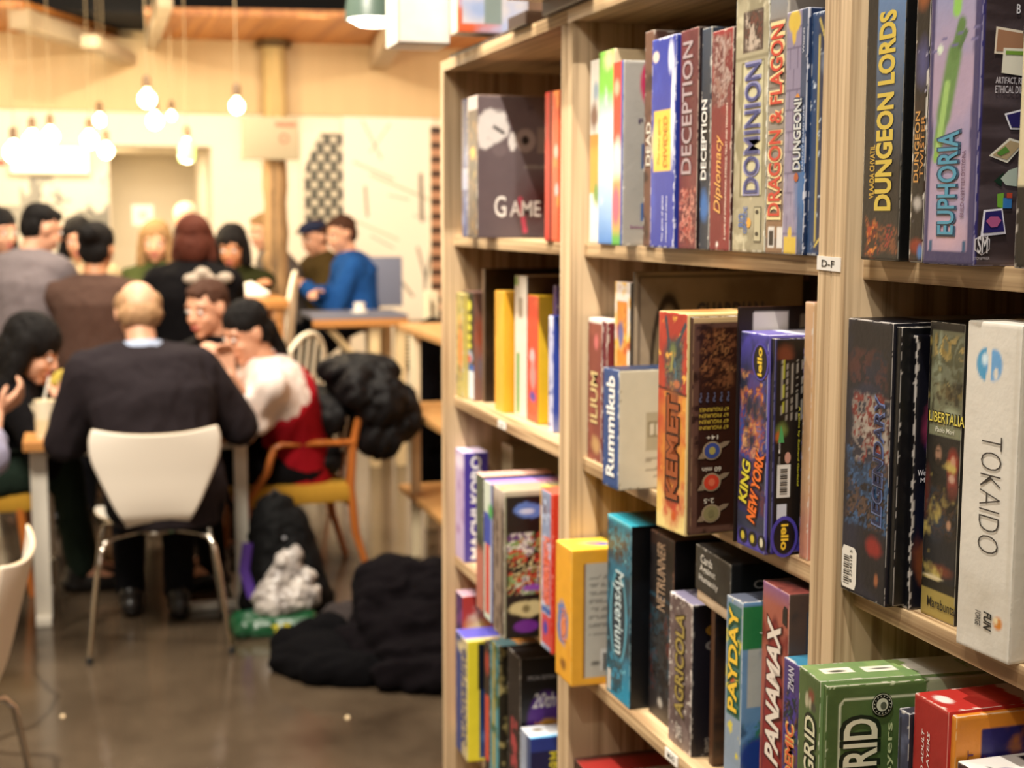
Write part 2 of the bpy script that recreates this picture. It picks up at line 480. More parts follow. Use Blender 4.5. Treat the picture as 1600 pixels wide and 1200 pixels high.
# ================================================================== THE ROOM
def struct(o): o['kind'] = 'structure'; return o
def floor_material():
    m = bpy.data.materials.new('polished_concrete'); m.use_nodes = True
    nt = m.node_tree; b = nt.nodes['Principled BSDF']; N = nt.nodes.new; Lk = nt.links.new
    tc = N('ShaderNodeTexCoord')
    n1 = N('ShaderNodeTexNoise'); n1.inputs['Scale'].default_value = 1.6; n1.inputs['Detail'].default_value = 8; n1.inputs['Roughness'].default_value = .62
    Lk(tc.outputs['Object'], n1.inputs['Vector'])
    r = N('ShaderNodeValToRGB'); e = r.color_ramp.elements
    e[0].position = .3; e[0].color = (*lin('33291f'), 1); e[1].position = .72; e[1].color = (*lin('5e5040'), 1)
    Lk(n1.outputs['Fac'], r.inputs[0])
    # thin wandering cracks
    n2 = N('ShaderNodeTexNoise'); n2.inputs['Scale'].default_value = 2.2; Lk(tc.outputs['Object'], n2.inputs['Vector'])
    mx = N('ShaderNodeVectorMath'); mx.operation = 'MULTIPLY_ADD'; mx.inputs[1].default_value = (.35, .35, .35)
    Lk(n2.outputs['Color'], mx.inputs[0]); Lk(tc.outputs['Object'], mx.inputs[2])
    vo = N('ShaderNodeTexVoronoi'); vo.feature = 'DISTANCE_TO_EDGE'; vo.inputs['Scale'].default_value = .55; Lk(mx.outputs[0], vo.inputs['Vector'])
    cr = N('ShaderNodeValToRGB'); cr.color_ramp.elements[0].position = .002; cr.color_ramp.elements[1].position = .006
    cr.color_ramp.elements[0].color = (.45, .42, .4, 1)
    Lk(vo.outputs['Distance'], cr.inputs[0])
    ml = N('ShaderNodeMixRGB'); ml.blend_type = 'MULTIPLY'; ml.inputs[0].default_value = 1
    Lk(r.outputs[0], ml.inputs[1]); Lk(cr.outputs[0], ml.inputs[2]); Lk(ml.outputs[0], b.inputs['Base Color'])
    rr = N('ShaderNodeMapRange'); rr.inputs[3].default_value = .10; rr.inputs[4].default_value = .24
    Lk(n1.outputs['Fac'], rr.inputs[0]); Lk(rr.outputs[0], b.inputs['Roughness'])
    b.inputs['Specular IOR Level'].default_value = .6
    return m
FLOOR = floor_material()
WALLW = mat('cream_plaster', 'f6ead2', .8, noise=.04, nscale=3)
WALLP = mat('plywood_cladding', 'd8bc8c', .7, noise=.08, nscale=2.0, stretch=(6, 1, .4))
DARK = mat('black_ceiling', '0c0b0b', .95)
GREY = mat('corridor_beige', 'd8ccb4', .85)
XL, XR_, YB, YF = -3.6, 3.4, -2.2, 12.0
struct(boxobj('floor', (XL, YB, -.1), (XR_, 14.2, 0), FLOOR))
struct(boxobj('ceiling', (XL, YB, 3.75), (XR_, 14.2, 3.85), DARK))
struct(boxobj('wall_left', (XL-.1, YB, 0), (XL, 14.2, 3.75), WALLW))
struct(boxobj('wall_right', (XR_, YB, 0), (XR_+.1, 14.2, 3.75), mat('plum_wall', 'd9b49a', .8)))
struct(boxobj('wall_back', (XL, YB-.1, 0), (XR_, YB, 3.75), WALLW))
# far wall: plaster below, plywood above, an open corridor mouth in it
dl = AY(172, 300, YF).x; dr = AY(331, 300, YF).x; dt = AY(250, 228, YF).z
zt = AY(450, 180, YF).z; zc = AY(450, 72, YF).z
bm = bmesh.new()
add_box(bm, (XL, YF, 0), (dl, YF+.15, zt)); add_box(bm, (dr, YF, 0), (XR_, YF+.15, zt)); add_box(bm, (dl, YF, dt), (dr, YF+.15, zt))
struct(link('wall_far', bm_mesh(bm), WALLW))
struct(boxobj('wall_far_upper', (XL, YF-.03, zt), (XR_, YF+.15, 2.98), WALLP))
struct(boxobj('wall_far_top', (XL, 10.9, 2.98), (XR_, YF+.15, 3.75), DARK))
bm = bmesh.new()
add_box(bm, (dl-.1, YF+.15, 0), (dl, 14.1, dt)); add_box(bm, (dr, YF+.15, 0), (dr+.1, 14.1, dt)); add_box(bm, (dl, 14.0, 0), (dr, 14.1, dt)); add_box(bm, (dl-.1, YF+.15, dt), (dr+.1, 14.1, dt+.1))
struct(link('wall_corridor', bm_mesh(bm), GREY))
light('AREA', 'corridor_lamp', ((dl+dr)/2-.25, 12.9, dt-.02), 22, WARM, ((dl+dr)/2-.25, 12.9, 0), .5)

# low timber ceilings at the end of the hall
nx = AZ(232, 100, zc)
def soffit(px_list, z, name, m, t=.06):
    poly = [tuple(AZ(px, py, z)[:2]) for px, py in px_list]
    return struct(prism(name, poly, 2, z, z+t, m))
zc = 2.93
g1 = AZ(225, 22, zc); g2 = AZ(800, 32, zc); f1 = AZ(225, 76, zc)
struct(prism('ceiling_timber_right', [(g1.x, g1.y), (3.3, g2.y), (3.3, YF), (f1.x, YF)], 2, zc, zc+.05, W_ORANGE))
h1 = AZ(36, 12, zc); h2 = AZ(215, 66, zc)
struct(prism('ceiling_timber_left', [(XL, h1.y), (h1.x, h1.y), (h2.x, h2.y), (h2.x, YF), (XL, YF)], 2, zc, zc+.05, W_ORANGE))
PALE = mat('pale_beam', 'c8b494', .7, noise=.12, nscale=5)
def beam(label, p, q, hgt, wid, m=PALE):
    """roof beam hung under the timber ceiling, p,q are pixel ends of the lower edge centre at height z"""
    P = Vector(p); Q = Vector(q); d = (Q-P).normalized(); s = Vector((-d.y, d.x, 0))*wid/2
    bm = bmesh.new()
    vs = [bm.verts.new(P+a*s+Vector((0, 0, b))) for a, b in ((-1, 0), (1, 0), (1, hgt), (-1, hgt))]
    ws = [bm.verts.new(Q+a*s+Vector((0, 0, b))) for a, b in ((-1, 0), (1, 0), (1, hgt), (-1, hgt))]
    bm.faces.new(vs); bm.faces.new(ws[::-1])
    for i in range(4): bm.faces.new((vs[i], ws[i], ws[(i+1) % 4], vs[(i+1) % 4]))
    bmesh.ops.recalc_face_normals(bm, faces=bm.faces)
    bmesh.ops.bevel(bm, geom=list(bm.edges), offset=.008, segments=1, affect='EDGES')
    return tag(link('roof_beam', bm_mesh(bm), m), label, 'beam', 'roof beams at the end of the hall')
zb = 2.80
pa = AZ(30, 44, zb); pb = AZ(212, 100, zb)
beam('long pale roof beam sloping down to the corridor opening, at the upper left', pa, pb, .14, .14)
pc = AZ(140, 74, zb-.09); pd = AZ(205, 104, zb-.09)
beam('short pale timber bracket under the end of the long left roof beam', pc, pd, .09, .13)
pa = AZ(258, 12, zb+.04); pb = AZ(234, 84, zb+.04)
beam('pale roof beam end above the round hanging bulb, right of the long beam', pa, pb, .12, .10)
pa = AZ(622, 62, zb-.06); pb = AZ(584, 118, zb-.06)
beam('pale roof beam end left of the white box on the shelf top', pa, pb, .16, .15)

# round timber column with a lit notice board
colx, coly = AY(429, 250, 8.7).x, 8.7
ctop = AY(430, 205, 8.7).z
c = empty('timber_column', (colx, coly, 0)); tag(c, 'rough round timber column standing behind the high table', 'column')
prof = [(.078, 0)]+[(.073+.006*math.sin(k*1.9), .1+k*(ctop-.15)/20) for k in range(20)]+[(.074, ctop), (0, ctop+.005)]
lathe('shaft', prof, W_COL, c, 20)
lathe('knot', [(.0, -.05), (.02, -.045), (.035, 0), (.02, .045), (0, .05)], W_COL, c, 12, (-.06, -.03, 1.25))
pq = AY(428, 120, 11.8)
c = empty('wall_pillar', (pq.x, 11.8, zt-.3)); tag(c, 'pale round pillar on the far wall above the notice board', 'column')
PP = mat('pale_timber', 'd0b478', .8, noise=.3, nscale=4, stretch=(5, 5, .6))
lathe('shaft', [(0, 0), (.10, 0)]+[(.098+.006*math.sin(k*2.1), .05+k*.09) for k in range(9)]+[(.10, 2.93-zt+.3)], PP, c, 20)
lathe('cap_ring', [(.10, 2.93-zt+.24), (.145, 2.93-zt+.245), (.145, 2.93-zt+.285), (.10, 2.93-zt+.29)], mat('old_rope', '5c4424', .8), c, 20)
CREAMSIGN = mat('cream_board', 'f7ecd0', .6); SIGN2 = mat('notice_cream', '9c8e72', .7)
q = AY(425, 215, 8.5)
s = empty('notice_board', (q.x, 8.60, q.z)); tag(s, 'cream notice board with red marks fixed round the timber column', 'sign')
boxobj('board', (-.17, -.03, -.125), (.17, .03, .125), SIGN2, s, .004)
boxobj('red_heading', (.03, -.034, .07), (.15, -.031, .095), mat('faded_red', 'd4664c', .6), s)
bm = bmesh.new()
for i in range(24):
    a = 2*math.pi*i/24; b2 = 2*math.pi*(i+1)/24
    bm.faces.new([bm.verts.new((.08+r_*math.cos(t), -.033, .0+r_*math.sin(t))) for r_, t in ((.03, a), (.03, b2), (.018, b2), (.018, a))])
link('red_ring', bm_mesh(bm), mat('faded_red', 'd4664c', .6), s)

# murals and boards on the far wall
def canvas(name, x0, x1, y0, y1, Y, fn, label, cat, nx=160, ny=120, thick=.03, emit=0.0, rough=.8):
    a = AY((x0+x1)/2, y1, Y); b = AY((x0+x1)/2, y0, Y)
    xa = AY(x0, (y0+y1)/2, Y).x; xb = AY(x1, (y0+y1)/2, Y).x
    w = xb-xa; h = b.z-a.z
    u, v = np.meshgrid(np.linspace(0, 1, nx), np.linspace(0, 1, ny), indexing='ij')
    col = fn(u, v, w, h)
    me = bpy.data.meshes.new(name)
    P = np.stack([u*w, np.zeros_like(u), v*h], -1).reshape(-1, 3)
    i, j = np.meshgrid(np.arange(nx-1), np.arange(ny-1), indexing='ij')
    q = np.stack([i*ny+j, (i+1)*ny+j, (i+1)*ny+j+1, i*ny+j+1], -1).reshape(-1, 4)
    me.from_pydata(P.tolist(), [], q.tolist())
    at_ = me.color_attributes.new('print', 'FLOAT_COLOR', 'POINT')
    at_.data.foreach_set('color', np.concatenate([col.reshape(-1, 3), np.ones((len(P), 1))], 1).ravel().astype(np.float32))
    r = empty(name, (xa, Y-thick, a.z)); tag(r, label, cat)
    link('painted_face', me, PRINT, r)
    boxobj('panel_body', (0, .002, 0), (w, thick-.002, h), CREAMSIGN, r)
    return r
def mixc(C, m, c): return C*(1-m[..., None])+np.array(lin(c))*m[..., None]
def mural_bw(u, v, w, h):
    C = np.zeros(u.shape+(3,)); C[:] = lin('f0e6cc')
    n = fbm(u*w/.16, v*h/.16, 5, 5); n2 = fbm(u*w/.05, v*h/.05, 9, 3)
    m = np.clip((n+.25*n2-.62)/.08, 0, 1)*np.clip((u*1.3+.25), 0, 1)
    return mixc(C, m*.8, '3a3a30')
canvas('wall_mural', -40, 172, 268, 470, YF-.01, mural_bw, 'black and white splatter mural on the far wall behind the man in grey shirt', 'mural')
def mural_scale(u, v, w, h):
    C = np.zeros(u.shape+(3,)); C[:] = lin('f6ecd4')
    x = u*w; y = v*h
    row = np.floor(y/.075); xx = x/.11+.5*(row % 2)
    d = np.hypot(((xx % 1)-.5)*.11, ((y/.075 % 1)-.5)*.075)
    inside = (u > .06+.42*np.clip((v-.55)/.45, 0, 1)**1.6)
    C = mixc(C, inside.astype(float), '2e3430')
    C = mixc(C, (inside & (d < .034)).astype(float)*.9, 'cfc6ae')
    return C
canvas('wall_mural', 470, 536, 208, 366, YF-.01, mural_scale, 'dark scale pattern painting with arched edge behind the man in blue cap', 'mural')
def mural_line(u, v, w, h):
    C = np.zeros(u.shape+(3,)); C[:] = lin('f7eedb')
    rg = np.random.RandomState(4)
    x = u*w; y = v*h
    def ln(ax, ay, bx, by, hw, c, a=.8):
        nonlocal C
        ax, bx = ax*w, bx*w; ay, by = ay*h, by*h
        q = np.clip(((x-ax)*(bx-ax)+(y-ay)*(by-ay))/((bx-ax)**2+(by-ay)**2), 0, 1)
        C = mixc(C, (np.hypot(x-ax-q*(bx-ax), y-ay-q*(by-ay)) < hw).astype(float)*a, c)
    ln(.12, .78, .55, .70, .008, '8a8474'); ln(.3, .72, .95, .60, .01, 'b0a890'); ln(.22, .98, .42, .80, .008, '8a8474'); ln(.52, .97, .30, .83, .006, '8a8474')
    ln(.24, .66, .26, .52, .012, '5a584c'); ln(.86, .72, .87, .50, .02, '4a483e'); ln(.3, .42, .55, .36, .006, '8a8474'); ln(.1, .5, .6, .40, .01, 'c8bfa6')
    ln(.82, .36, .90, .22, .012, '5a5850'); ln(.98, .36, .90, .18, .012, '5a5850'); ln(.90, .24, .90, .04, .012, '5a5850'); ln(.62, .20, .76, .12, .012, '6a685c')
    ln(.78, .52, .95, .50, .005, '8a8474'); ln(.5, .62, .72, .60, .006, '8a8474')
    return C
canvas('wall_mural', 536, 676, 184, 500, YF-.012, mural_line, 'large white panel with thin line drawing beside the dark slatted strip', 'mural', 180, 260)
def brickstrip(u, v, w, h):
    C = np.zeros(u.shape+(3,)); C[:] = lin('b98a6a')
    y = v*h; C = mixc(C, ((y/.12 % 1) < .48).astype(float), '2a1a14'); return C
canvas('slatted_panel', 672, 700, 198, 560, YF-.04, brickstrip, 'dark slatted strip on the far wall just left of the bookcase', 'panel', 12, 200)
canvas('slatted_panel', 622, 648, 520, 575, YF-.02, lambda u, v, w, h: mixc(np.zeros(u.shape+(3,))+np.array(lin('d8c8a4')), (((v*h/.035) % 1) < .5).astype(float), '2c281c'), 'small dark grille low on the far wall below the line drawing', 'panel', 12, 60)
canvas('paper_notice', 206, 240, 320, 352, 12.02, lambda u, v, w, h: mixc(np.zeros(u.shape+(3,))+np.array(lin('f8f2e4')), ((abs(u-.5) < .2) & (abs(v-.5) < .15)).astype(float)*.5, '8a8678'), 'small white paper notice beside the corridor opening', 'notice', 12, 12)
# bright menu board upper left
def lamp_mat(name, col, st): return mat(name, col, .5, emit=st, emit_color=col)
GLOW = lamp_mat('bulb_glow', 'ffe9b8', 14.0)
q = AY(78, 250, YF-.1)
s = empty('lit_menu_board', (q.x, YF-.12, q.z)); tag(s, 'wide glowing menu board high on the far wall at left', 'sign')
boxobj('light_box', (-.29, -.03, -.10), (.29, .05, .10), lamp_mat('menu_glow', 'fff0cc', 1.6), s, .004)
boxobj('frame', (-.31, .0, -.12), (.31, .06, .12), mat('pale_frame', 'e8d8b4', .6), s, .004)
s = empty('wall_menu', (AY(8, 250, YF).x, YF-.06, AY(8, 250, YF).z)); tag(s, 'pale menu sheet with a red dot at the left edge, far wall', 'sign')
boxobj('sheet', (-.12, 0, -.36), (.10, .02, .34), CREAMSIGN, s)
boxobj('red_dot', (-.06, -.004, -.05), (.0, 0, .0), mat('faded_red', 'd4664c', .6), s, .001)

# hanging bulbs over the counter and tables
def pendant(px, py, Y, r, label, kind='bulb', power=16):
    q = AY(px, py, Y)
    e = empty('pendant_lamp', q); tag(e, label, 'lamp', 'bare bulbs hanging over the hall')
    if kind == 'jar':
        g = mat('green_glass', 'b6d87a', .1, trans=.0, emit=1.2, emit_color='c8e888')
        lathe('glass_jar', [(.001, -r*1.7), (r*.9, -r*1.6), (r, -r), (r, r*.5), (r*.6, r)], g, e, 20)
    lathe('glass_bulb', [(.001, -r)]+[(r*math.sin(math.pi*k/12), -r*math.cos(math.pi*k/12)) for k in range(1, 11)]+[(r*.35, r*1.05), (r*.3, r*1.3)], GLOW, e, 20)
    lathe('socket', [(.0, r*1.25), (.022, r*1.25), (.022, r*1.25+.05), (.012, r*1.25+.07), (0, r*1.25+.07)], mat('lamp_socket', '6a5236', .5), e, 12)
    top = (2.93 if q.y > 9.9 else 3.75)-q.z
    tube('cord', [(0, 0, r*1.25+.06), (0, 0, top)], .0025, mat('lamp_cord', 'a08c68', .7), e, 6)
    L = light('POINT', 'bulb_light', (q.x, q.y, q.z-r-.03), power, (1, .78, .5), size=.05)
    return e
PEND = [(230, 155, 8.0, .046, 'round glowing bulb just under the forked beam end'),
        (242, 189, 8.6, .045, 'glowing bulb directly below the round bulb, its lower neighbour'),
        (370, 166, 7.6, .038, 'single glowing bulb on a long cord left of the timber column'),
        (140, 219, 9.2, .05, 'glowing bulb right of the menu board, left one of a close pair'),
        (166, 236, 9.4, .045, 'glowing bulb right of the menu board, lower right of a close pair'),
        (156, 188, 9.8, .038, 'small bulb above the close pair near the menu board'),
        (51, 221, 8.8, .055, 'glowing bulb in front of the left end of the menu board'),
        (79, 213, 9.0, .048, 'glowing bulb above the middle of the menu board'),
        (22, 238, 8.4, .055, 'glowing bulb nearest the left edge, beside the pale menu sheet'),
        (268, 181, 10.5, .03, 'smallest far bulb right of the stacked pair')]
for px, py, Y, r, lb in PEND: pendant(px, py, Y, r, lb)
pendant(292, 232, 8.8, .05, 'hanging bulb inside a green glass jar before the corridor opening', 'jar', 6)
# big enamel pendant near the bookcase
q = AY(584, 32, 4.6)
e = empty('dome_lamp', q); tag(e, 'dark green enamel dome lamp hanging beside the top of the bookcase', 'lamp')
lathe('lamp_shade', [(.02, .20), (.06, .19), (.075, .12), (.09, .04), (.092, 0), (.088, 0), (.084, .04), (.07, .115), (.05, .18), (.02, .19)], mat('green_enamel', '55675c', .35), e, 32)
lathe('glass_bulb', [(.001, -.022), (.05, -.016), (.082, .002), (.082, .01), (.04, .03), (.0, .03)], lamp_mat('dome_glow', 'fff3dc', 9), e, 24)
tube('cord', [(0, 0, .19), (0, 0, 3.75-q.z)], .004, mat('lamp_cord', '4a3a28', .7), e, 6)

# ================================================================== BOOKCASES
JY = [2.773, 2.013, 1.2305, 0.448]           # unit joints along the aisle
S1, S2, S3, S4, S5 = 1.82, 1.48, 1.16, .832, .478
T_ = .02; UP = .025; XF = .70; XBK = 1.10
NAMES = ['pale oak bookcase unit farthest from the camera, its free end showing', 'pale oak bookcase unit in the middle of the row', 'pale oak bookcase unit nearest the camera at right']
for k in range(3):
    y1, y0 = JY[k]-.0006, JY[k+1]+.0006
    u = empty('bookcase', (XF, y0, 0)); tag(u, NAMES[k], 'bookcase', 'game bookcases in a row')
    d = XBK-XF; w = y1-y0
    boxobj('side_panel', (0, 0, 0), (d, UP, 1.80), W_Z, u, .0012)
    boxobj('side_panel', (0, w-UP, 0), (d, w, 1.80), W_Z, u, .0012)
    boxobj('top_board', (0, 0, 1.80), (d, w, 1.82), W_Y, u, .0012)
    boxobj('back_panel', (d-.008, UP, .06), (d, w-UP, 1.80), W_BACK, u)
    for z in (S2, S3, S4, S5, .14):
        boxobj('shelf_board', (.02, UP, z-T_), (d-.008, w-UP, z), W_Y, u, .0012)
    boxobj('plinth', (.03, UP, 0), (.05, w-UP, .12), W_Y, u)

# shelf labels
def shelf_label(p, w, h, label, s=None, tilt=0.0, x=XF):
    e = boxobj('shelf_label', (-.0012, -w/2, -h/2), (0, w/2, h/2), mat('label_paper', 'f4efe6', .5), None)
    e.location = (x-.0002, p.y, p.z); e.rotation_euler = (tilt, 0, 0)
    tag(e, label, 'label')
    if s:
        pts, fc = text_pts(s, .015)
        me = bpy.data.meshes.new('lettering')
        me.from_pydata([(-.0016, -a*w*.56, b*h*.5) for a, b in pts], [], fc)
        link('lettering', me, ink('1a1a1c'), e)
    return e
shelf_label(AX(1296, 412, .70), .044, .0135, 'small white index label with black letters across the two upright panels', 'D-F', .02)
shelf_label(AX(785, 664, .72), .045, .012, 'blurred white index label on the third shelf edge of the far bookcase', 'G-K', x=.72)
shelf_label(AX(1050, 1183, .72), .04, .014, 'white index label on the lowest visible shelf edge of the middle bookcase', 'M-O', x=.72)

# ================================================================== GAME BOXES
R1, R2_, R3_ = 'boxes on the second shelf', 'boxes on the third shelf', 'boxes on the fourth shelf'
WH = ('w', 1, 'd8d0c4')
# ---- nearest unit, upper shelf
def EU(x, y): return ((x-1527)/146.0, (405-y)/575.0)
def EUq(l, c, e): return ('C', [EU(*p) for p in l], c, 'printed_card', e)
EUP = [EUq([(1527, 362), (1541, 355), (1555, 362), (1555, 379), (1541, 388), (1527, 379)], 'd8d0d4', .0006), EUq([(1529, 363), (1541, 357.5), (1553, 363), (1553, 378), (1541, 385.5), (1529, 378)], '3a3034', .0009),
       EUq([(1551, 36), (1600, 41), (1600, 78), (1549, 77)], 'e8d8c0', .0006), EUq([(1554, 40), (1600, 45), (1600, 73), (1552, 73)], 'a87a5a', .0008), EUq([(1565, 68), (1605, 68), (1605, 110), (1563, 106)], 'ece4cc', .001), EUq([(1569, 72), (1605, 72), (1605, 78), (1569, 78)], '7aa03a', .0012),
       EUq([(1572, 168), (1605, 160), (1605, 192), (1584, 192)], 'f0ecf0', .0006), EUq([(1576, 170), (1605, 163), (1605, 189), (1586, 189)], '2e2660', .0008),
       EUq([(1547, 233), (1583, 205), (1612, 212), (1581, 244)], 'e8e0cc', .0006), EUq([(1553, 232), (1584, 209), (1606, 214), (1580, 239)], 'b8a078', .0008), EUq([(1560, 229), (1576, 218), (1584, 226), (1568, 233)], '5a8a38', .001),
       EUq([(1570, 268), (1584, 255), (1600, 250), (1600, 280), (1580, 278)], 'b8c4b4', .0006), EUq([(1558, 272), (1576, 258), (1572, 280)], '1c3424', .0005), EUq([(1565, 292), (1577, 290), (1577, 314), (1566, 312)], '78b03a', .0006), EUq([(1576, 298), (1592, 298), (1592, 314), (1576, 314)], '3a78b8', .0007), EUq([(1582, 290), (1592, 290), (1592, 298), (1582, 298)], 'c04a30', .0009),
       EUq([(1541, 317), (1575, 314), (1583, 354), (1537, 358)], 'eeeaf4', .001), EUq([(1544, 320), (1573, 317), (1580, 350), (1541, 353)], '2c2464', .0013), EUq([(1545, 334), (1553, 327), (1567, 327), (1573, 333), (1566, 343), (1555, 344)], 'b25a86', .0016)]
G = 'game boxes on the upper shelf of the nearest bookcase'
game_box('thick black and blue game box with large yellow letters, first right of the upright', S2, 1344, 1403, .70, .295,
    ('2a2622', [('g', '54657c', .28, .60), ('g', '6688b4', .55, .85), ('r', 0, 0, .28, 1, '24211e'), ('n', '1e1c1a', .03, .75, .1),
      ('art', .12, .02, .46, .12, ['2a2622', 'b5441e', 'e0883a', '6a2418', '3a2a20'], .008, .95), ('art', .50, .03, .95, .11, ['2a2622', 'a33c30', '4a3024', '8a5030', '2a2622'], .008, .9), ('w', .5, '8a8478')]),
    ('0e0d0c', [('w', .5, '4a4640')]), refy=400, group=G, res=.002, d=.3,
    texts=[('S', 'DUNGEON LORDS', .57, .453, .60, .44, 90, 'd8bc4c', {'bold': .04}), ('S', 'VLAADA CHVATIL', .27, .272, .165, .13, 90, 'cfa83c', {'bold': .02})])
game_box('narrow black game box with gold letters between two thick boxes', S2, 1419, 1441, .70, .243,
    ('17120f', [('n', '3a2218', .03, .55, .2), ('e', .5, .93, .5, .05, '8a4a22', .6, 1), ('e', .6, .70, .5, .09, '4a4a78', .7, 1), ('n', 'b8b4cc', .006, .78, .05), ('e', .5, .21, .35, .03, 'b8b0a8', .5, 1), ('e', .5, .06, .6, .03, '8a3018', .5, 1), ('e', .8, .04, .2, .03, '4a78b0', .5), WH]),
    ('0b0908', []), refy=400, group=G, res=.002,
    texts=[('S', 'DUNGEON', .40, .41, .25, .34, 90, 'c9924a', {'bold': .015}), ('S', 'TWISTER', .78, .41, .22, .26, 90, 'bf8440', {'bold': .01})])
game_box('thick violet game box with teal title and green airship on its spine', S2, 1441, 1521, .69, .295,
    ('3b3663', [('r', .12, .04, .84, 1.0, '9890b2'), ('n', 'ae98b0', .05, .40, .25), ('g', '8c94b8', .55, .9), ('e', .5, .08, .4, .06, 'c8a4b0', .8), ('r', 0, 0, .11, 1, '3b3663'), ('r', .86, 0, 1, 1, '3b3663'), ('r', 0, 0, 1, .042, '3a3560'),
      ('l', .20, .30, .42, .50, .004, '86b248'), ('l', .24, .34, .46, .54, .0075, '6f9648'), ('l', .33, .42, .50, .58, .0105, '63884a'), ('l', .24, .33, .38, .50, .004, '9cc06c'), ('l', .5, .58, .62, .66, .006, '587c40'), ('l', .60, .60, .70, .635, .003, '4c6c40'), ('l', .0, .62, 1, .645, .0004, '6a6490'), ('l', 0, .595, 1, .615, .0004, '6a6490'), ('e', .22, .60, .06, .014, 'dce8d0', .3),
      ('l', .52, .70, .56, .80, .006, '8ec458'), ('r', .12, .042, .19, .07, '2f5478'), ('r', .77, .042, .84, .07, '2f5478'), ('w', .4, '9a94b0')]),
    ('3c3030', [('ns', '55484a', .12, .012, .45, .2), ('r', 0, 0, .03, 1, '2c2866'),
      ('w', .4, '9a90a0')]), refy=400, group=G, res=.0022, d=.3, cw=.075,
    texts=[('S', 'EUPHORIA', .46, .228, .285, .36, 90, '4a94b0', {'bold': .02, 'out': '2a4a66', 'ob': .045, 'taper': .14}), ('S', 'BUILD A BETTER DYSTOPIA', .76, .225, .18, .07, 90, '6a4a66', {}),
           ('C', 'SM', *EU(1541, 371), .13, .048, 0, 'e6e0e0', {'bold': .02, 'eps': .0014}), ('C', 'ARTIFACT, RECRUIT', *EU(1590, 118), .5, .020, 0, 'cfc6c8', {}), ('C', 'ETHICAL DILEMMA', *EU(1590, 131), .5, .020, 0, 'cfc6c8', {}), ('C', 'STONEMAIER', *EU(1541, 392), .2, .008, 0, 'b8b0b4', {}), ('C', 'B', *EU(1590, 8), .05, .025, 0, 'e8e4e6', {})],
    polys=EUP)
game_box('thin pale cream box at the right edge of the picture, upper shelf', S2, 1588, 1640, .70, .29, ('d8cba4', [('r', .0, 0, 1, .22, '141210'), WH]), ('2a66a0', []), refy=300, group=G, d=.2)
# ---- nearest unit, middle shelf
G = 'game boxes on the middle shelf of the nearest bookcase'
game_box('black game box with a barcode sticker and blue lettering, left end of the shelf', S3, 1313, 1391, .703, .264,
    ('14131a', [('n', '1e2236', .06, .42, .25), ('e', .30, .83, .3, .05, '5a2a26', .9, 1), ('e', .55, .80, .28, .05, '30304a', .9, 1), ('e', .45, .70, .40, .14, '20283e', .8, 1),
      ('art', .08, .26, 1.0, .54, ['16141c', '24405e', '3a5f88', '16141c', '5a4438', '24344c'], .012, .9), ('art', .18, .50, 1.0, .74, ['2a2a38', '8c8078', '7e2a22', 'a89c90', '5a2a28', '3a3444'], .014, .9), ('art', .1, .76, .9, .9, ['14131a', '4a2826', '1c2230', '14131a'], .018, .8),
      ('e', .72, .20, .18, .04, '8e2420', .5, 1), ('e', .80, .085, .05, .028, 'a0603c', .4, 1), ('w', .7, 'c0b8b0')]),
    ('0b0b0f', [('w', .9, 'b8b0a8')]), ('15141c', [('w', 2, 'd0c8c0')]), refy=912, XR=.706, group=G, res=.002, cw=.06, seam=.008,
    texts=[('S', 'LEGENDARY', .70, .51, .45, .17, 90, '1c2448', {'bold': .012, 'out': '6f80b0', 'ob': .035, 'shear': .1}), ('S', '8 234518 5', .22, .10, .12, .05, 90, '2a2a2a', {})],
    polys=[('S', [(.05, .015), (.30, .015), (.33, .04), (.33, .155), (.28, .17), (.06, .17), (.03, .15), (.03, .03)], 'ece6da', 'barcode_sticker')]
    + [('S', rct(.07, .03+i*.0085, .19, .03+i*.0085+(.0045 if i % 3 else .0025)), '1c1c1c', 'barcode_bar', .0008) for i in range(13)])
game_box('worn black game box with a pink figure and white words, second on the shelf', S3, 1409, 1421, .722, .254,
    ('0e0d10', [('w', 1.6, 'c8c0b8')]), ('10101a', [('e', .85, .68, .55, .11, 'a03a5e', .45, 1), ('e', .9, .72, .3, .05, 'd0607a', .5, 1), ('e', .9, .80, .12, .04, 'b03c28', .5), ('e', .8, .60, .4, .06, '4a2a78', .5, 1), ('e', .5, .22, .4, .11, '8a4a2a', .5, 1), ('e', .55, .25, .2, .05, 'c88a5a', .5, 1), ('e', .5, .32, .6, .15, '0c1024', .6), ('e', .55, .17, .35, .09, '7a4426', .5, 1), ('w', 1.3, 'b8b0a8')]),
    refy=900, group=G, res=.002, cw=.03, texts=[('C', 'Welcome', .52, .505, .75, .022, 0, 'e0dce0', {}), ('C', 'Magnet', .58, .475, .65, .022, 0, 'e0dce0', {})])
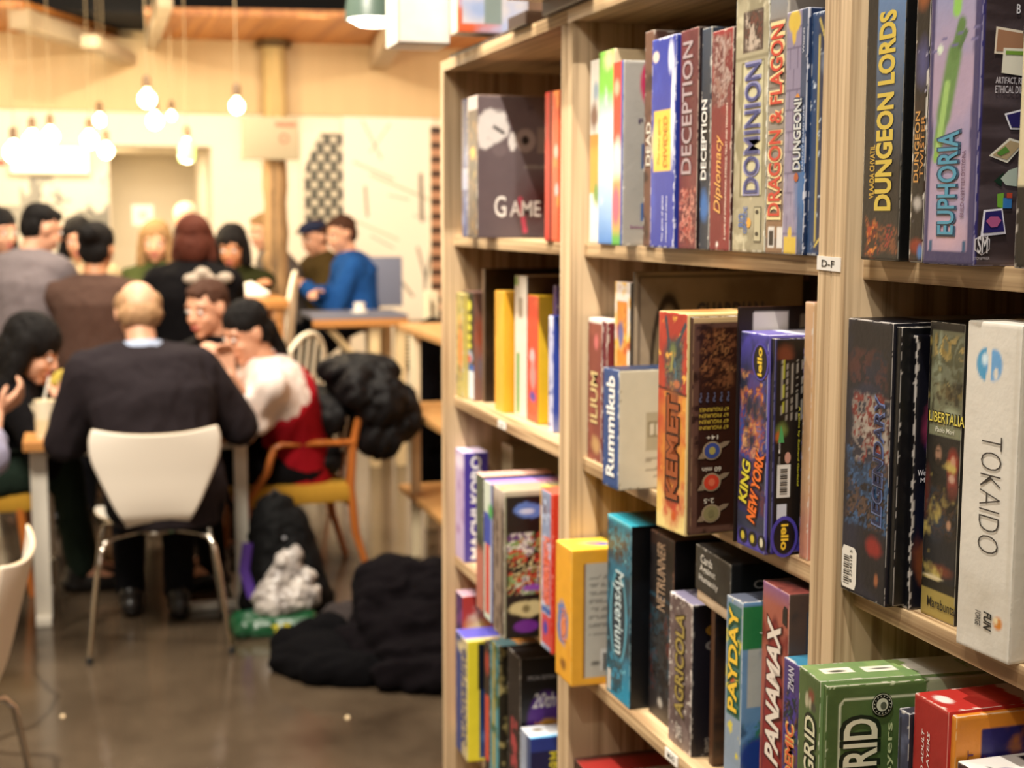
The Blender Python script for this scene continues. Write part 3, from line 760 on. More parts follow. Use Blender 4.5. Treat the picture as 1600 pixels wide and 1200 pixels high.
game_box('game box with a painted couple in dark clothes under a yellow title', S3, 1437, 1491, .729, .268,
    ('1a1714', [('r', .1, .55, 1, .97, '7e8064'), ('art', .12, .74, .98, .96, ['7e8064', 'a88e4c', 'c0a868', '62644a', '868c74'], .022, .95), ('art', .12, .70, .98, .80, ['2a2418', '5a5038', '7e8064', '3a3424'], .014, .85), ('e', .7, .71, .3, .02, 'a8b090', .7), ('r', 0, 0, .1, 1, '15120f'),
      ('r', 0, .30, 1, .62, '1c1a18'), ('e', .36, .55, .17, .050, '15100c', .3), ('e', .38, .560, .10, .030, '9a745c', .35), ('e', .38, .535, .07, .014, '2a1c14', .4), ('e', .36, .568, .09, .004, '4a3428', .4), ('e', .80, .53, .18, .060, '8e2f20', .4, 1), ('e', .80, .540, .08, .026, 'c08c70', .35), ('e', .80, .46, .16, .05, '8e3a30', .5), ('e', .78, .487, .10, .016, 'c09a84', .4), ('e', .08, .42, .12, .10, '5a2420', .5),
      ('e', .40, .44, .26, .09, '141210', .4), ('e', .38, .32, .26, .08, '2a3646', .5), ('e', .36, .37, .3, .018, '4a3424', .4), ('art', .1, .28, .95, .46, ['141210', '2a2018', '4a3424', '26303c', '141210'], .010, .6), ('e', .74, .33, .07, .018, 'b08468', .4), ('e', .5, .2, .9, .1, '1a1c22', .6), ('e', .6, .17, .35, .025, '6a3424', .5, 1),
      ('r', 0, 0, 1, .10, 'a08c48'), ('n', 'c0aa5c', .02, .62, .2), ('r', .0, .10, 1, .13, '201c14'), ('e', .35, .14, .3, .008, 'd8c8a0', .4), ('w', .6, 'a09888')]),
    ('15120f', []), refy=960, XR=.731, group=G, res=.0018,
    texts=[('S', 'LIBERTALIA', .60, .683, 1.0, .034, 0, 'e6d35a', {'bold': .01, 'out': '2a2414', 'ob': .04}), ('S', 'Paolo Mori', .55, .642, .55, .017, 0, 'e0dcc8', {'shear': .2}), ('S', 'Marabunta', .62, .055, .8, .035, 0, '2a2418', {})])
game_box('thick off-white game box with a tall thin black title reading downwards', S3, 1493, 1577, .705, .275,
    ('e2dbcd', [('n', 'd2c9b8', .05, .55, .3), ('e', .38, .875, .19, .052, '4a9ac4', .12), ('r', .37, .8, .47, .95, 'e2dbcd'), ('e', .52, .875, .16, .050, '6aa6d8', .15), ('r', .40, .80, .455, .95, 'e2dbcd'), ('e', .35, .89, .06, .02, 'd8ecf4', .5, 1), ('e', .56, .85, .05, .02, 'e2dbcd', .3),
      ('e', .78, .112, .09, .022, 'd8862e', .3), ('e', .74, .118, .05, .012, 'f4e0b0', .4), ('e', .93, .5, .05, .7, 'd6cebe', .5)]),
    ('d6cfc0', [('w', .3, 'b8b0a0')]), ('e8e2d4', []), refy=997, XR=.709, group=G, res=.002, cw=.06, d=.27,
    texts=[('S', 'TOKAIDO', .55, .49, .355, .38, -90, '3a3430', {'bold': -.022}), ('S', 'FUN', .60, .108, .055, .15, -90, '1c1a18', {'bold': .03, 'shear': .15}), ('S', 'FORGE', .42, .108, .045, .10, -90, '2a2826', {'bold': .01})])
game_box('white game box cut by the right edge of the picture, middle shelf', S3, 1612, 1700, .70, .27, ('d8d2c6', []), None, refy=800, group=G)
# ---- nearest unit, lower shelf
G = 'game boxes on the lower shelf of the nearest bookcase'
pg = game_box('big moss green game box with worn white corners and cream block letters', S4, 1247, 1286, .637, .27,
    ('5a7040', [('n', '4f6638', .03, .45, .3), ('w', 1.0, 'd8dcc0'), ('e', .6, .925, .18, .03, '8a4a38', .5, 1), ('e', .40, .90, .08, .03, 'c8c0a0', .4, 1), ('e', .55, .895, .07, .025, 'c8c0a0', .4, 1), ('e', .7, .89, .12, .02, '4a4a3c', .5, 1)]),
    ('546c3a', [('n', '50702f', .04, .5, .25), ('l', .10, 1.2, .10, -1, .0009, 'd8dcb8')]),
    ('74905a', [('n', '94ac66', .04, .45, .3), ('r', .32, .12, .62, .42, 'f0ecd8'), ('r', .34, .52, .64, .85, 'ece8d4'), ('r', .36, .95, .66, 1.1, 'e8e4d0'), ('e', .5, .27, .08, .1, '4a4a40', .4), ('e', .5, .70, .05, .12, '4a4a40', .4), WH]),
    refy=1100, XR=.632, group=G, res=.002, cw=.10, d=.38, seam=.006,
    baseart=('546c3a', [('n', '486032', .04, .5, .25), ('l', .14, .93, .14, 0, .0009, 'd8dcb8'), ('l', .14, .93, .18, .95, .0009, 'd8dcb8'), ('l', .18, .95, 1.3, .95, .0009, 'd8dcb8'), ('w', .8, 'c8d0a8')]),
    texts=[('S', 'POWER GRID', .54, .575, .56, .42, 90, 'e6e2c0', {'bold': .02, 'out': '1e2818', 'ob': .05}), ('S', '2 to 6 players', .9, .42, .4, .08, 90, 'e6e2c0', {}),
           ('C', 'POWER GRID', .37, .54, .66, .34, 90, 'e6e2c0', {'bold': .02, 'out': '1e2818', 'ob': .05, 'eps': .0012}), ('C', '2 to 6 players', .66, .60, .50, .08, 90, 'c8d49a', {'eps': .0012}), ('T', 'POWER', .5, 1.75, .5, .5, 90, '9aae7c', {})],
    polys=[('C', ell(.57, .915, .105, .041), '16180f', 'round_badge', .0016), ('C', ell(.57, .915, .098, .038), 'd8dcc0', 'round_badge', .0018), ('C', ell(.57, .915, .092, .036), '16180f', 'round_badge', .002), ('C', ell(.57, .915, .058, .023), 'd0d4b8', 'round_badge', .0022), ('C', ell(.58, .912, .03, .013), '5a604c', 'round_badge', .0024)]
    + [('C', [(.57+.08*math.cos(t_), .915+.031*math.sin(t_)), (.57+.085*math.cos(t_+.12), .915+.033*math.sin(t_+.12)), (.57+.07*math.cos(t_+.2), .915+.027*math.sin(t_+.2))], 'd8dcc0', 'badge_lettering', .0024) for t_ in [k_*.42 for k_ in range(15)]])
game_box('slim grey-blue game box between the green box and the red box', S4, 1404, 1422, .686, .255, ('3a3c50', [('n', '6a708a', .03, .5, .2), ('r', .1, .1, .25, .97, '1a1a22'), ('r', .3, 0, 1, .75, '6a7494'), WH]), ('26262e', []), ('30303a', [('w', 2, 'd8d8d8')]), refy=1110, group=G, res=.0022)
game_box('bright red game box with orange side and white ages print, lower shelf', S4, 1428, 1490, .689, .275,
    ('a82a26', [('n', '94221e', .05, .5, .3), ('w', .7, 'e8a090')]), ('dc8a2e', [('gu', '2a2458', .30, .34), ('e', 1.0, .82, .6, .04, '8a1c16', .3), ('w', .4, 'f0c890')]),
    ('b42e28', [('e', .45, .17, .22, .09, 'eadcd4', .25), ('n', 'd84a3e', .03, .6, .2), WH]), refy=1107, group=G, res=.0025, cw=.08, d=.34, seam=.006,
    baseart=('dc8a2e', [('r', .32, 0, 1.3, .95, '2a2460'), ('e', 1.0, .80, .5, .05, '8a1c18', .3), ('n', 'c87a24', .03, .62, .2), ('w', .4, 'f0c890')]),
    texts=[('S', 'AGES 8 TO ADULT', .28, .76, .28, .065, 90, 'f0e4dc', {'shear': .15}), ('S', '2 TO 4 PLAYERS', .42, .76, .28, .065, 90, 'f0e4dc', {'shear': .15}), ('C', 'ADULT', .22, .80, .16, .07, 90, '5a2848', {'eps': .001}), ('C', 'PLAYERS', .38, .76, .2, .07, 90, '5a2848', {'eps': .001})])
game_box('dark box with a white and purple top at the bottom right corner', S4, 1496, 1562, .692, .236, ('3a1a1e', [('n', '7a2224', .03, .5, .2), WH]), ('1a1416', [('r', 0, .0, 1, .8, '5a1c24'), WH]),
    ('f0ebe2', [('r', 0, .62, 1.0, 1.2, 'f0ebe2'), ('e', .9, .45, .45, .30, '5a3090', .06), ('r', .1, .9, 1, 1.4, '1a1416'), ('e', .45, .28, .12, .04, '5a5450', .4)]), refy=1180, group=G, res=.003, cw=.06,
    texts=[('T', 'Adult', .86, .40, .4, .12, 0, 'f0ecf4', {}), ('S', 'OMINOES', .5, .80, .3, .4, 90, 'e8e0d8', {})])

# ---- middle unit, upper shelf
G = 'game boxes on the upper shelf of the middle bookcase'
game_box('thin white and orange game box touching the left upright of the middle bookcase', S2, 921, 934, .722, 92, ('f2ece0', [('r', 0, .28, 1, .60, 'e8a24c'), ('r', 0, 0, 1, .13, 'f0e8dc'), ('e', .5, .7, .5, .09, '8a6a5a', .5, 1), ('e', .7, .83, .4, .06, '9ab0c0', .5, 1), ('e', .8, .28, .4, .08, '7a9a50', .5, 1)]), ('e8dcc8', []), refy=300, group=G)
game_box('tall game box fading from green to pale blue, with cream top edge', S2, 934, 957, .715, 76, ('cfe4f4', [('g', '7cc04a', .62, .80), ('e', .7, .95, .4, .06, 'd8c8a0', .6, 1), ('e', .5, .56, .6, .07, 'f4f8fa', .7, 1), ('g', '8cb4e4', .42, .12), ('n', 'f4f8ff', .03, .66, .2), ('g', '5a8ed0', .14, .02)]), ('e2cba4', []), ('e8d4ac', [('gu', '7ab04a', .3, .0)]), refy=300, group=G)
game_box('game box with a red, white and green spine and a grey side with coloured cards', S2, 956, 972, .698, 94, ('d8422c', [('e', .4, .86, .3, .05, 'e8b090', .5), ('g', 'f4e4c8', .56, .44), ('e', .5, .5, .5, .10, 'f8f0e0', .6, 1), ('g', 'e8a060', .40, .34), ('e', .4, .22, .4, .12, 'e0607a', .35), ('g', '5aae4a', .12, .04), ('r', .85, 0, 1, 1, '2a4a9a')]),
    ('a9a59c', [('e', .86, .88, .46, .17, 'c02a5a', .08), ('e', .95, .90, .08, .03, 'e8b83a', .2), ('r', .45, .42, .9, .56, '3a5a8a'), ('e', .66, .48, .14, .035, 'd8a83a', .3), ('r', .45, .13, .85, .23, '3f66a0'), ('w', .8, 'e8e4d8')]), refy=300, group=G, cw=.06, d=.30,
    texts=[('C', 'FLIP', .62, .675, .5, .028, 0, '4a3a5a', {}), ('C', 'bounce', .5, .105, .6, .02, 0, '8a4a7a', {})])
game_box('brown game box half hidden behind the bright blue box, pale block letters', S2, 1005, 1019, .715, 47, ('6a4a3c', [('n', '3a2a24', .03, .5, .2), WH]), None, ('9a8068', []), refy=300, group=G, texts=[('S', 'DEAD', .55, .48, .2, .5, 90, 'd8d0c0', {'bold': .02})])
game_box('worn royal blue game box with a yellow label stuck on its spine', S2, 1016, 1053, .7025, 53,
    ('26389a', [('n', '3a4eb0', .05, .5, .3), ('r', .14, .37, .84, .655, 'ecc04c'), ('e', .2, .5, .2, .1, 'f4d878', .8, 1), ('e', .18, .915, .14, .028, 'e8d4c0', .2), ('w', 1.6, 'e8e8f0'), ('e', .9, .66, .08, .3, 'e8e8f0', .35, 1), ('e', .8, .9, .12, .08, 'd8dcf0', .4, 1)]),
    ('22358c', [('w', .9, 'd0d4e8')]), ('2c44a8', [('w', 2.0, 'f4f4f4'), ('e', .4, .1, .3, .2, 'f4f4f4', .4, 1)]), refy=300, group=G, res=.0022,
    texts=[('S', 'The new game', .35, .51, .22, .13, 90, 'c88a2c', {}), ('S', 'DIVIDED', .62, .51, .24, .17, 90, 'c8862a', {'bold': .01}), ('S', 'The game of global', .55, .14, .22, .08, 90, 'e8ecf8', {}), ('S', 'conquest and culture', .72, .14, .22, .08, 90, 'e8ecf8', {})])
game_box('maroon game box with large faded silver letters reading upwards', S2, 1060, 1088, .7075, 42,
    ('5c2c30', [('n', '74383a', .04, .45, .3), ('art', .1, .02, .9, .28, ['5c2c30', '9a4038', 'c88878', '5c2c30', '7a302c'], .010, .9), ('w', .7, 'c8a898')]), ('241618', [('w', .6, 'b0a090')]), refy=300, group=G, res=.0022,
    texts=[('S', 'DECEPTION', .44, .645, .60, .55, 90, 'a8989a', {'bold': .012})])
game_box('slim slate black game box with white upward title and a blue figure', S2, 1093, 1108, .7105, 42, ('2c3440', [('e', .5, .20, .5, .08, '3a6aa8', .5, 1), ('g', '3e4a5a', .7, 1.1), ('r', 0, .35, 1, .62, '14161c'), WH]), None, refy=300, group=G, res=.0022,
    texts=[('S', 'DECEPTION', .42, .50, .36, .55, 90, 'e4e2dc', {'bold': .02})])
game_box('dark red game box with golden handwritten title and a pale seal at the top', S2, 1109, 1141, .711, 42,
    ('6e2428', [('n', '8e3032', .05, .4, .3), ('art', .06, .66, .96, .98, ['6e2428', '8a6a60', 'a8948c', '5a3030', '6e4844', '6e2428'], .013, .9), ('e', .4, .03, .06, .012, 'e8e0d8', .3), ('w', .8, 'd0b8a8')]),
    ('3a1416', [('w', .8, 'c8b8a8')]), refy=300, group=G, res=.002,
    texts=[('S', 'Diplomacy', .44, .35, .36, .40, 90, 'e3aa5c', {'shear': .35, 'bold': .005}), ('S', 'A GAME OF INTERNATIONAL INTRIGUE, TRUST AND TREACHERY', .80, .36, .62, .09, 90, 'ecd8c8', {})])
game_box('tall stone grey game box with a long blue lettered scroll and cracked edges', S2, 1145, 1196, .713, .297,
    ('a9a084', [('n', '8e866c', .04, .45, .25), ('n', 'c4bc9e', .015, .62, .15), ('r', .24, .735, .84, .885, '4a3c36'), ('art', .28, .74, .80, .88, ['4a3c36', 'b8a898', '3a2c28', '6a3a30', '4a3c36'], .012, .9), ('r', .0, .71, 1, .722, '8a8268'),
      ('r', .22, .205, .90, .700, '6e6648'), ('r', .26, .212, .87, .695, 'c8c19c'), ('e', .20, .40, .14, .07, '8a8264', .2), ('e', .20, .58, .10, .05, '8a8264', .2), ('e', .92, .45, .06, .09, '8a8264', .2), ('w', 1.2, 'e8e4d4')]), ('6c6650', [('w', 1, 'd8d4c4')]), refy=300, group=G, res=.002,
    texts=[('S', 'DOMINION', .57, .455, .47, .42, 90, '3e4478', {'bold': .012, 'out': '8f8fb8', 'ob': .035}), ('S', 'RIO', .30, .12, .05, .18, 90, '4a6aa8', {'bold': .02}), ('S', 'GRANDE', .42, .12, .10, .12, 90, '4a6aa8', {'bold': .02})],
    polys=[('S', ell(.52, .11, .07, .018), 'e8a23a', 'sun_emblem'), ('S', rct(.68, .04, .90, .17), '6a6450', 'player_icons'), ('S', rct(.70, .045, .88, .165), 'b8b090', 'player_icons', .0007), ('S', ell(.78, .07, .05, .008), '3a362a', 'player_icons', .0009), ('S', ell(.78, .15, .05, .008), '3a362a', 'player_icons', .0009)])
game_box('tall game box with plank background and red to yellow outlined title, partly covered', S2, 1197, 1224, .713, .297,
    ('8e857c', [('g', '7a8ea0', .8, 1.0), ('g', '8a6a4e', .35, .12), ('ns', '6a5a50', .2, .010, .6, .1), ('l', 0, .8, 1, .81, .0006, '5a504a'), ('l', 0, .55, 1, .56, .0006, '5a504a'), ('l', 0, .3, 1, .31, .0006, '4a3a2c'), ('r', .16, .02, .52, .095, 'dcd8d0'), ('r', .2, .03, .48, .085, '2a2624'), ('r', .68, .02, 1, .095, 'dcd8d0'), ('w', .4, 'b8b0a0')]), None, refy=300, group=G, res=.002,
    texts=[('S', 'DRAGON & FLAGON', .50, .47, .67, .70, 90, 'c84432', {'bold': .02, 'out': 'ecd49c', 'ob': .05}), ('S', 'THE', .2, .27, .06, .2, 90, 'e8e0c0', {'bold': .02})])
game_box('game box with purple stone wall print and yellow brackets at both ends', S2, 1223, 1256, .7115, 12,
    ('8d849e', [('b', .016, .021, '5c5470'), ('n', '9c94ac', .03, .55, .2), ('r', .62, 0, .64, 1, '9aa0b0'), ('r', .70, 0, 1, 1, '3a4a68'), ('e', .9, .3, .35, .25, '3a6aa0', .6, 1), ('e', .38, .955, .30, .05, 'dcbc4a', .15), ('e', .38, .90, .10, .04, 'd8b444', .2), ('r', .1, 0, .66, .075, 'd8b848'), ('e', .38, .09, .10, .03, 'd8b848', .2), ('w', .8, 'd8d4d8')]),
    ('1a2c4c', [('w', 1, 'd8d8e0')]), refy=300, group=G, res=.002,
    texts=[('S', 'DUNGEON!', .66, .495, .29, .36, 90, 'c9ccca', {'bold': .03, 'out': '2a3a58', 'ob': .06}), ('S', 'FANTASY BOARD GAME', .93, .48, .26, .08, 90, 'b8c4dc', {}), ('S', 'Wizards', .84, .87, .1, .08, 90, 'c8ccd8', {})],
    polys=[('S', ell(.62, .64, .1, .02), 'd08a3a', 'flame_ornament'), ('S', ell(.64, .32, .1, .018), 'b0582a', 'flame_ornament')])
game_box('dark blue game box with gold curled corner lines, last before the double upright', S2, 1262, 1293, .7155, 14,
    ('20406a', [('r', .35, 0, .39, 1, 'c8b460'), ('r', .39, .02, 1, .98, '28324e'), ('e', .8, .78, .3, .06, '7a8498', .5, 1), ('l', .4, .97, .7, .88, .0014, 'd8c060'), ('l', .42, .90, .42, .06, .0012, 'd8c060'), ('l', .4, .04, .8, .09, .0014, 'd8c060'), ('n', 'c8d4e0', .01, .72, .05), ('r', .8, .2, 1, .62, '5a2a20'), ('w', 1.2, 'd8dce4')]), None, refy=300, group=G, res=.002)
# ---- middle unit, middle shelf
G = 'game boxes on the middle shelf of the middle bookcase'
game_box('brownish red game box with cream upward title next to the left upright', S3, 918, 940, .724, 500, ('7e3c34', [('n', '9a5444', .04, .5, .25), ('e', .6, .84, .16, .06, 'c86a6a', .4), ('e', .6, .12, .35, .07, 'b89060', .5, 1), ('r', 0, .97, 1, 1, 'ecdcd0'), WH]), ('5c1c24', [WH]), ('f0dcd4', []), refy=600, group=G,
    texts=[('S', 'ILIUM', .5, .45, .36, .5, 90, 'd4bd84', {'bold': .015})])
game_box('slim dark crimson game box behind the white domino game box', S3, 942, 948, .726, 503, ('6a1c28', [WH]), None, ('e8ccc4', []), refy=600, group=G)
game_box('blue spined game box with white letters and a plain beige side', S3, 941, 966, .671, .160,
    ('2c4a80', [('w', 1.0, 'd8dce0')]), ('cfc8b4', [('r', .42, .33, 1.1, .64, 'b0a68e'), ('r', .47, .44, 1.1, .56, '8a8068'), ('r', .49, .45, .57, .55, 'd8d0bc'), ('r', .60, .45, .68, .55, 'd8d0bc'), ('r', .71, .45, .79, .55, 'd8d0bc'), ('r', .82, .45, .90, .55, 'd8d0bc'), ('rows', .42, .10, 1.1, .31, .004, '8a8070', False), ('w', .8, '8a7c60')]),
    ('20304e', []), refy=765, XR=.674, group=G, cw=.09, d=.25, texts=[('S', 'Rummikub', .5, .52, .84, .52, 90, 'f2f0ea', {'bold': .03})])
game_box('white framed game box with orange flames standing above the domino game box', S3, 960, 984, .736, 442, ('e6dcd4', [('r', .18, .06, .84, .90, 'd8862e'), ('n', 'e8b84a', .02, .45, .2), ('n', 'b8482a', .02, .62, .15), ('e', .42, .72, .2, .08, '6a6a98', .4, 1), ('e', .4, .12, .3, .05, 'd8e0b8', .5, 1)]), ('3a3430', []), ('d8c4b8', []), refy=500, group=G)
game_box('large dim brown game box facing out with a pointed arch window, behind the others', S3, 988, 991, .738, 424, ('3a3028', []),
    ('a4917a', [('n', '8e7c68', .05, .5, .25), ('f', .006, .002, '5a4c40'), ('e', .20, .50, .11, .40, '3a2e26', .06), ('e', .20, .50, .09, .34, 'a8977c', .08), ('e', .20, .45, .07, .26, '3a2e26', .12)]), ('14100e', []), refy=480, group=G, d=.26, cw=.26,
    texts=[('C', 'GUARDIAN', .56, .80, .40, .09, 0, '55525c', {'bold': .04})])
kem = game_box('tall orange and red game box with a horned warrior, jutting out of the shelf', S3, 1027, 1077, .640, .252,
    ('e09a3c', [('g', 'f0d88a', .28, .05), ('n', 'f4c860', .04, .58, .2), ('r', 0, .64, 1, 1, 'a83024'), ('n', 'c0402c', .04, .55, .2), ('e', .0, .5, .35, .25, 'b84424', .9, 1),
      ('e', .55, .80, .36, .09, '2a3c3e', .45, 1), ('e', .58, .70, .28, .09, '263440', .5, 1), ('art', .28, .66, .86, .88, ['26383c', '1c2c30', '4a5c58', '26383c', '6a7444', '8a5038'], .009, .75), ('l', .40, .84, .26, .97, .0028, '2c3c48'), ('l', .66, .86, .93, .95, .0032, '2c3c48'), ('e', .52, .83, .12, .035, '6a7444', .5, 1), ('l', .5, .80, .46, .74, .002, '9a9050'), ('l', .58, .78, .64, .70, .0018, '4a6a78'), ('e', .66, .68, .12, .02, 'b86a44', .4, 1), ('l', 0, .655, 1, .635, .0016, '3a1c14'),
      ('r', .30, .16, .72, .63, '7a3418'), ('e', .5, .42, .24, .26, 'a85a2a', .9, 1), ('e', .5, .16, .2, .05, 'a84a28', .5, 1), ('n', 'f0b04a', .012, .70, .1), ('e', .62, .08, .10, .03, 'c85a20', .4, 1), ('w', .4, 'f0dca8')]),
    ('3c2018', [('w', .5, 'a88a60')]), ('e8cc8c', [('e', .3, .5, .5, .6, 'c07a40', .6, 1)]), refy=660, XR=.648, group=G, res=.002, cw=.095, d=.30, seam=.007,
    baseart=('5e4034', [('r', .09, .035, 1.2, .95, '33190f'), ('art', .12, .68, .58, .94, ['2c150c', '3a1e12', '74462a', '2c150c', '8a5a36', '33190f'], .011, .95), ('n', '2c160e', .012, .62, .12), ('r', 0, .975, 1.2, 1, 'c8a878'), ('w', .4, 'a08060')]),
    texts=[('S', 'KEMET', .51, .39, .47, .36, 90, '9a4c22', {'bold': .03, 'out': '30140c', 'ob': .06})]
          + [('C', s_, .33, v_, .40, .017, 180, 'c8a83c', {'eps': .001}) for s_, v_ in (('67 FIGURINES', .575), ('67 FIGUREN', .548), ('67 FIGUREN', .521), ('67 FIGURINI', .494))]
          + [('C', '? ? ? ? ?', .33, .63, .42, .045, 180, '55556a', {'eps': .001, 'bold': .03}), ('C', '14+', .31, .45, .16, .02, 180, 'd8ccb8', {'eps': .001}), ('C', '60 min', .31, .305, .26, .022, 180, 'd8ccb8', {'eps': .001}), ('C', '2-5', .28, .163, .14, .022, 180, 'd8ccb8', {'eps': .001})],
    polys=[q_ for v_, c1_, c2_ in ((.39, '3c4a88', 'a89850'), (.247, 'c8402a', 'd86a4a'), (.105, '8a7e54', '7a704a')) for q_ in (('C', [(.12, v_-.035), (.20, v_-.035), (.52, v_+.02), (.56, v_+.038), (.48, v_+.038), (.16, v_-.01)], '8a745c', 'round_icon', .0008), ('C', ell(.31, v_, .13, .042), '9a8468', 'round_icon', .001), ('C', ell(.31, v_, .105, .035), c1_, 'round_icon', .0013), ('C', ell(.31, v_, .045, .018), c2_, 'round_icon', .0016))])
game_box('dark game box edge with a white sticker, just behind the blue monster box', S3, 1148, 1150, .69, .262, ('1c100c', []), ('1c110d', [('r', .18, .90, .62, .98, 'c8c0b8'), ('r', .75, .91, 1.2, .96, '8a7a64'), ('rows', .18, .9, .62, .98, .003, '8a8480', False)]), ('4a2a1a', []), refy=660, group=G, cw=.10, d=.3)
kony = game_box('blue and violet game box with red winged monster and curved orange title', S3, 1154, 1203, .691, .236,
    ('2a2c58', [('g', '4a44a0', .84, .98), ('e', .3, .50, .42, .22, '2a4a98', .3), ('e', .40, .73, .45, .09, '8e3a2a', .4, 1), ('e', .70, .62, .22, .18, 'a8442a', .4, 1), ('e', .72, .60, .09, .13, 'd89a5a', .5, 1), ('e', .35, .56, .16, .11, 'b8a04a', .5, 1), ('e', .42, .53, .10, .06, 'c0502a', .5, 1), ('art', .05, .42, .98, .82, ['2a4a98', '8e3a2a', '2a3a80', 'b85a34', 'd89a5a', '5a2a3a', '2a3a80'], .014, .8), ('art', .05, .18, .98, .42, ['3a2438', '6a2c30', '2a2c58', '4a2a3a'], .016, .8), ('e', .1, .74, .1, .05, 'c87a50', .5, 1),
      ('r', 0, 0, 1, .16, '2e3248'), ('n', '1e2438', .03, .5, .2), ('g', '4a40a0', .10, .03), ('w', .5, 'b8b8e0')]),
    ('15101a', [('w', .4, '8a88a0')]), ('6a60b0', [('w', 1.6, 'e8e8f4')]), refy=700, XR=.693, group=G, res=.002, cw=.036, d=.25, seam=.008,
    baseart=('15110f', [('e', .35, .92, .35, .06, '6a3420', .6, 1), ('r', 0, .4, .06, .9, '8a8a98'), ('r', .06, .40, 1.2, .90, '15110f'), ('r', 0, 0, .05, 1, '2a2c5a'),
      ('rows', .22, .62, .98, .90, .0030, 'a8a094', True), ('r', .28, .66, .33, .90, '15110f'), ('rows', .27, .66, .36, .90, .0034, 'c0c03a', True), ('e', .3, .58, .2, .04, '6a7a3a', .6, 1), ('e', .18, .55, .10, .03, 'b8622a', .5, 1), ('g', '4038a0', .08, .0), ('w', .5, '7a78a8')]),
    texts=[('S', 'iello', .66, .875, .13, .15, 90, 'f0c83a', {'bold': .03, 'eps': .0014}), ('S', 'KING', .25, .31, .20, .27, 80, 'd8c83a', {'bold': .03, 'out': '14141c', 'ob': .08, 'eps': .0012}), ('S', 'NEW YORK', .60, .30, .34, .27, 76, 'e8702a', {'bold': .04, 'out': '3a1008', 'ob': .09, 'eps': .0012}),
           ('C', 'iello', .52, .09, .12, .25, -90, 'f0c83a', {'bold': .03, 'eps': .0024}), ('C', 'CE', .30, .45, .16, .05, 90, 'd8d4d0', {'eps': .001}), ('C', 'A game by Richard Garfield', .93, .50, .36, .07, -90, 'd0c83a', {'bold': .01, 'eps': .001})],
    polys=[('S', ell(.66, .875, .26, .085), '4a42a0', 'maker_badge', .0006), ('S', ell(.66, .875, .21, .075), '0e0c14', 'maker_badge', .0009),
           ('S', ell(.22, .055, .14, .035), '14121c', 'round_icon'), ('S', ell(.53, .055, .14, .035), '14121c', 'round_icon'), ('S', ell(.82, .055, .13, .035), '14121c', 'round_icon'), ('S', ell(.22, .055, .06, .02), 'c8b43a', 'round_icon', .0009), ('S', ell(.53, .055, .06, .02), 'c8b43a', 'round_icon', .0009), ('S', ell(.82, .055, .05, .022), 'd8d0b0', 'round_icon', .0009),
           ('C', ell(.52, .09, .46, .095), '4a40a4', 'maker_badge', .0014), ('C', ell(.52, .09, .36, .078), '0e0c14', 'maker_badge', .0018), ('C', rct(.24, .27, .68, .42), 'dcdad4', 'barcode', .001), ('C', rct(.26, .17, .58, .24), 'c8ccd8', 'maker_sticker', .001), ('C', ell(.58, .45, .10, .026), 'c09080', 'round_icon', .001), ('C', [(.25, .52), (.45, .52), (.4, .57), (.34, .60), (.3, .57)], '4a9a5a', 'green_emblem', .001)]
    + [('C', rct(.34, .285+i*.010, .58, .285+i*.010+(.006 if i % 3 else .0033)), '1a1a1a', 'barcode_bar', .0014) for i in range(12)])
game_box('pale beige game box turned edge on beside the double upright', S3, 1252, 1266, .725, .272, ('c8a078', [('g', 'c88a74', .3, .1), WH]), ('d2ae82', [('g', 'b87a6a', .35, .15), ('e', .75, .16, .35, .05, 'b03428', .2), ('e', .8, .4, .5, .3, 'd8b88c', .5), ('r', .6, .28, .7, .72, '4a3a2a'), ('n', 'a87a54', .02, .7, .1)]), ('c89a84', []), refy=700, group=G, cw=.05, texts=[('C', 'LAS VEGAS', .85, .55, .5, .25, 90, '3a2a20', {'bold': .03})])
# ---- middle unit, lower shelf
G = 'game boxes on the lower shelf of the middle bookcase'
game_box('bright yellow game box with a grey printed side, jutting out by the upright', S4, 868, 893, .676, 860, ('e2a32c', [('n', 'd8942a', .04, .5, .3), ('e', .45, .42, .36, .17, '5a78b0', .2, 1), ('e', .5, .4, .2, .1, 'e08a5a', .5, 1), ('e', .5, .12, .22, .05, '8a5a20', .5, 1), ('w', .4, 'f4d880')]),
    ('e0a02c', [('r', .20, .06, 1.2, .90, 'b6afa2'), ('rows', .34, .35, .85, .82, .004, '7a766e', False), ('r', .20, .06, .24, .9, '7a4a18'), ('r', .55, .10, 1.0, .26, 'd8d4cc'), ('e', .45, .16, .1, .02, '6a665e', .4)]),
    ('f2cc40', [('e', .5, .55, .25, .25, 'd88a78', .5, 1), ('e', .6, .7, .15, .15, '5a6aa8', .5, 1)]), refy=950, group=G, cw=.085, d=.2,
    texts=[('S', 'DIZIOS', .55, .42, .24, .3, 90, 'e88a5a', {})], polys=[('C', rct(.58, .11+i*.016, .98, .118+i*.016), '2a2826', 'barcode_bar', .0008) for i in range(8)])
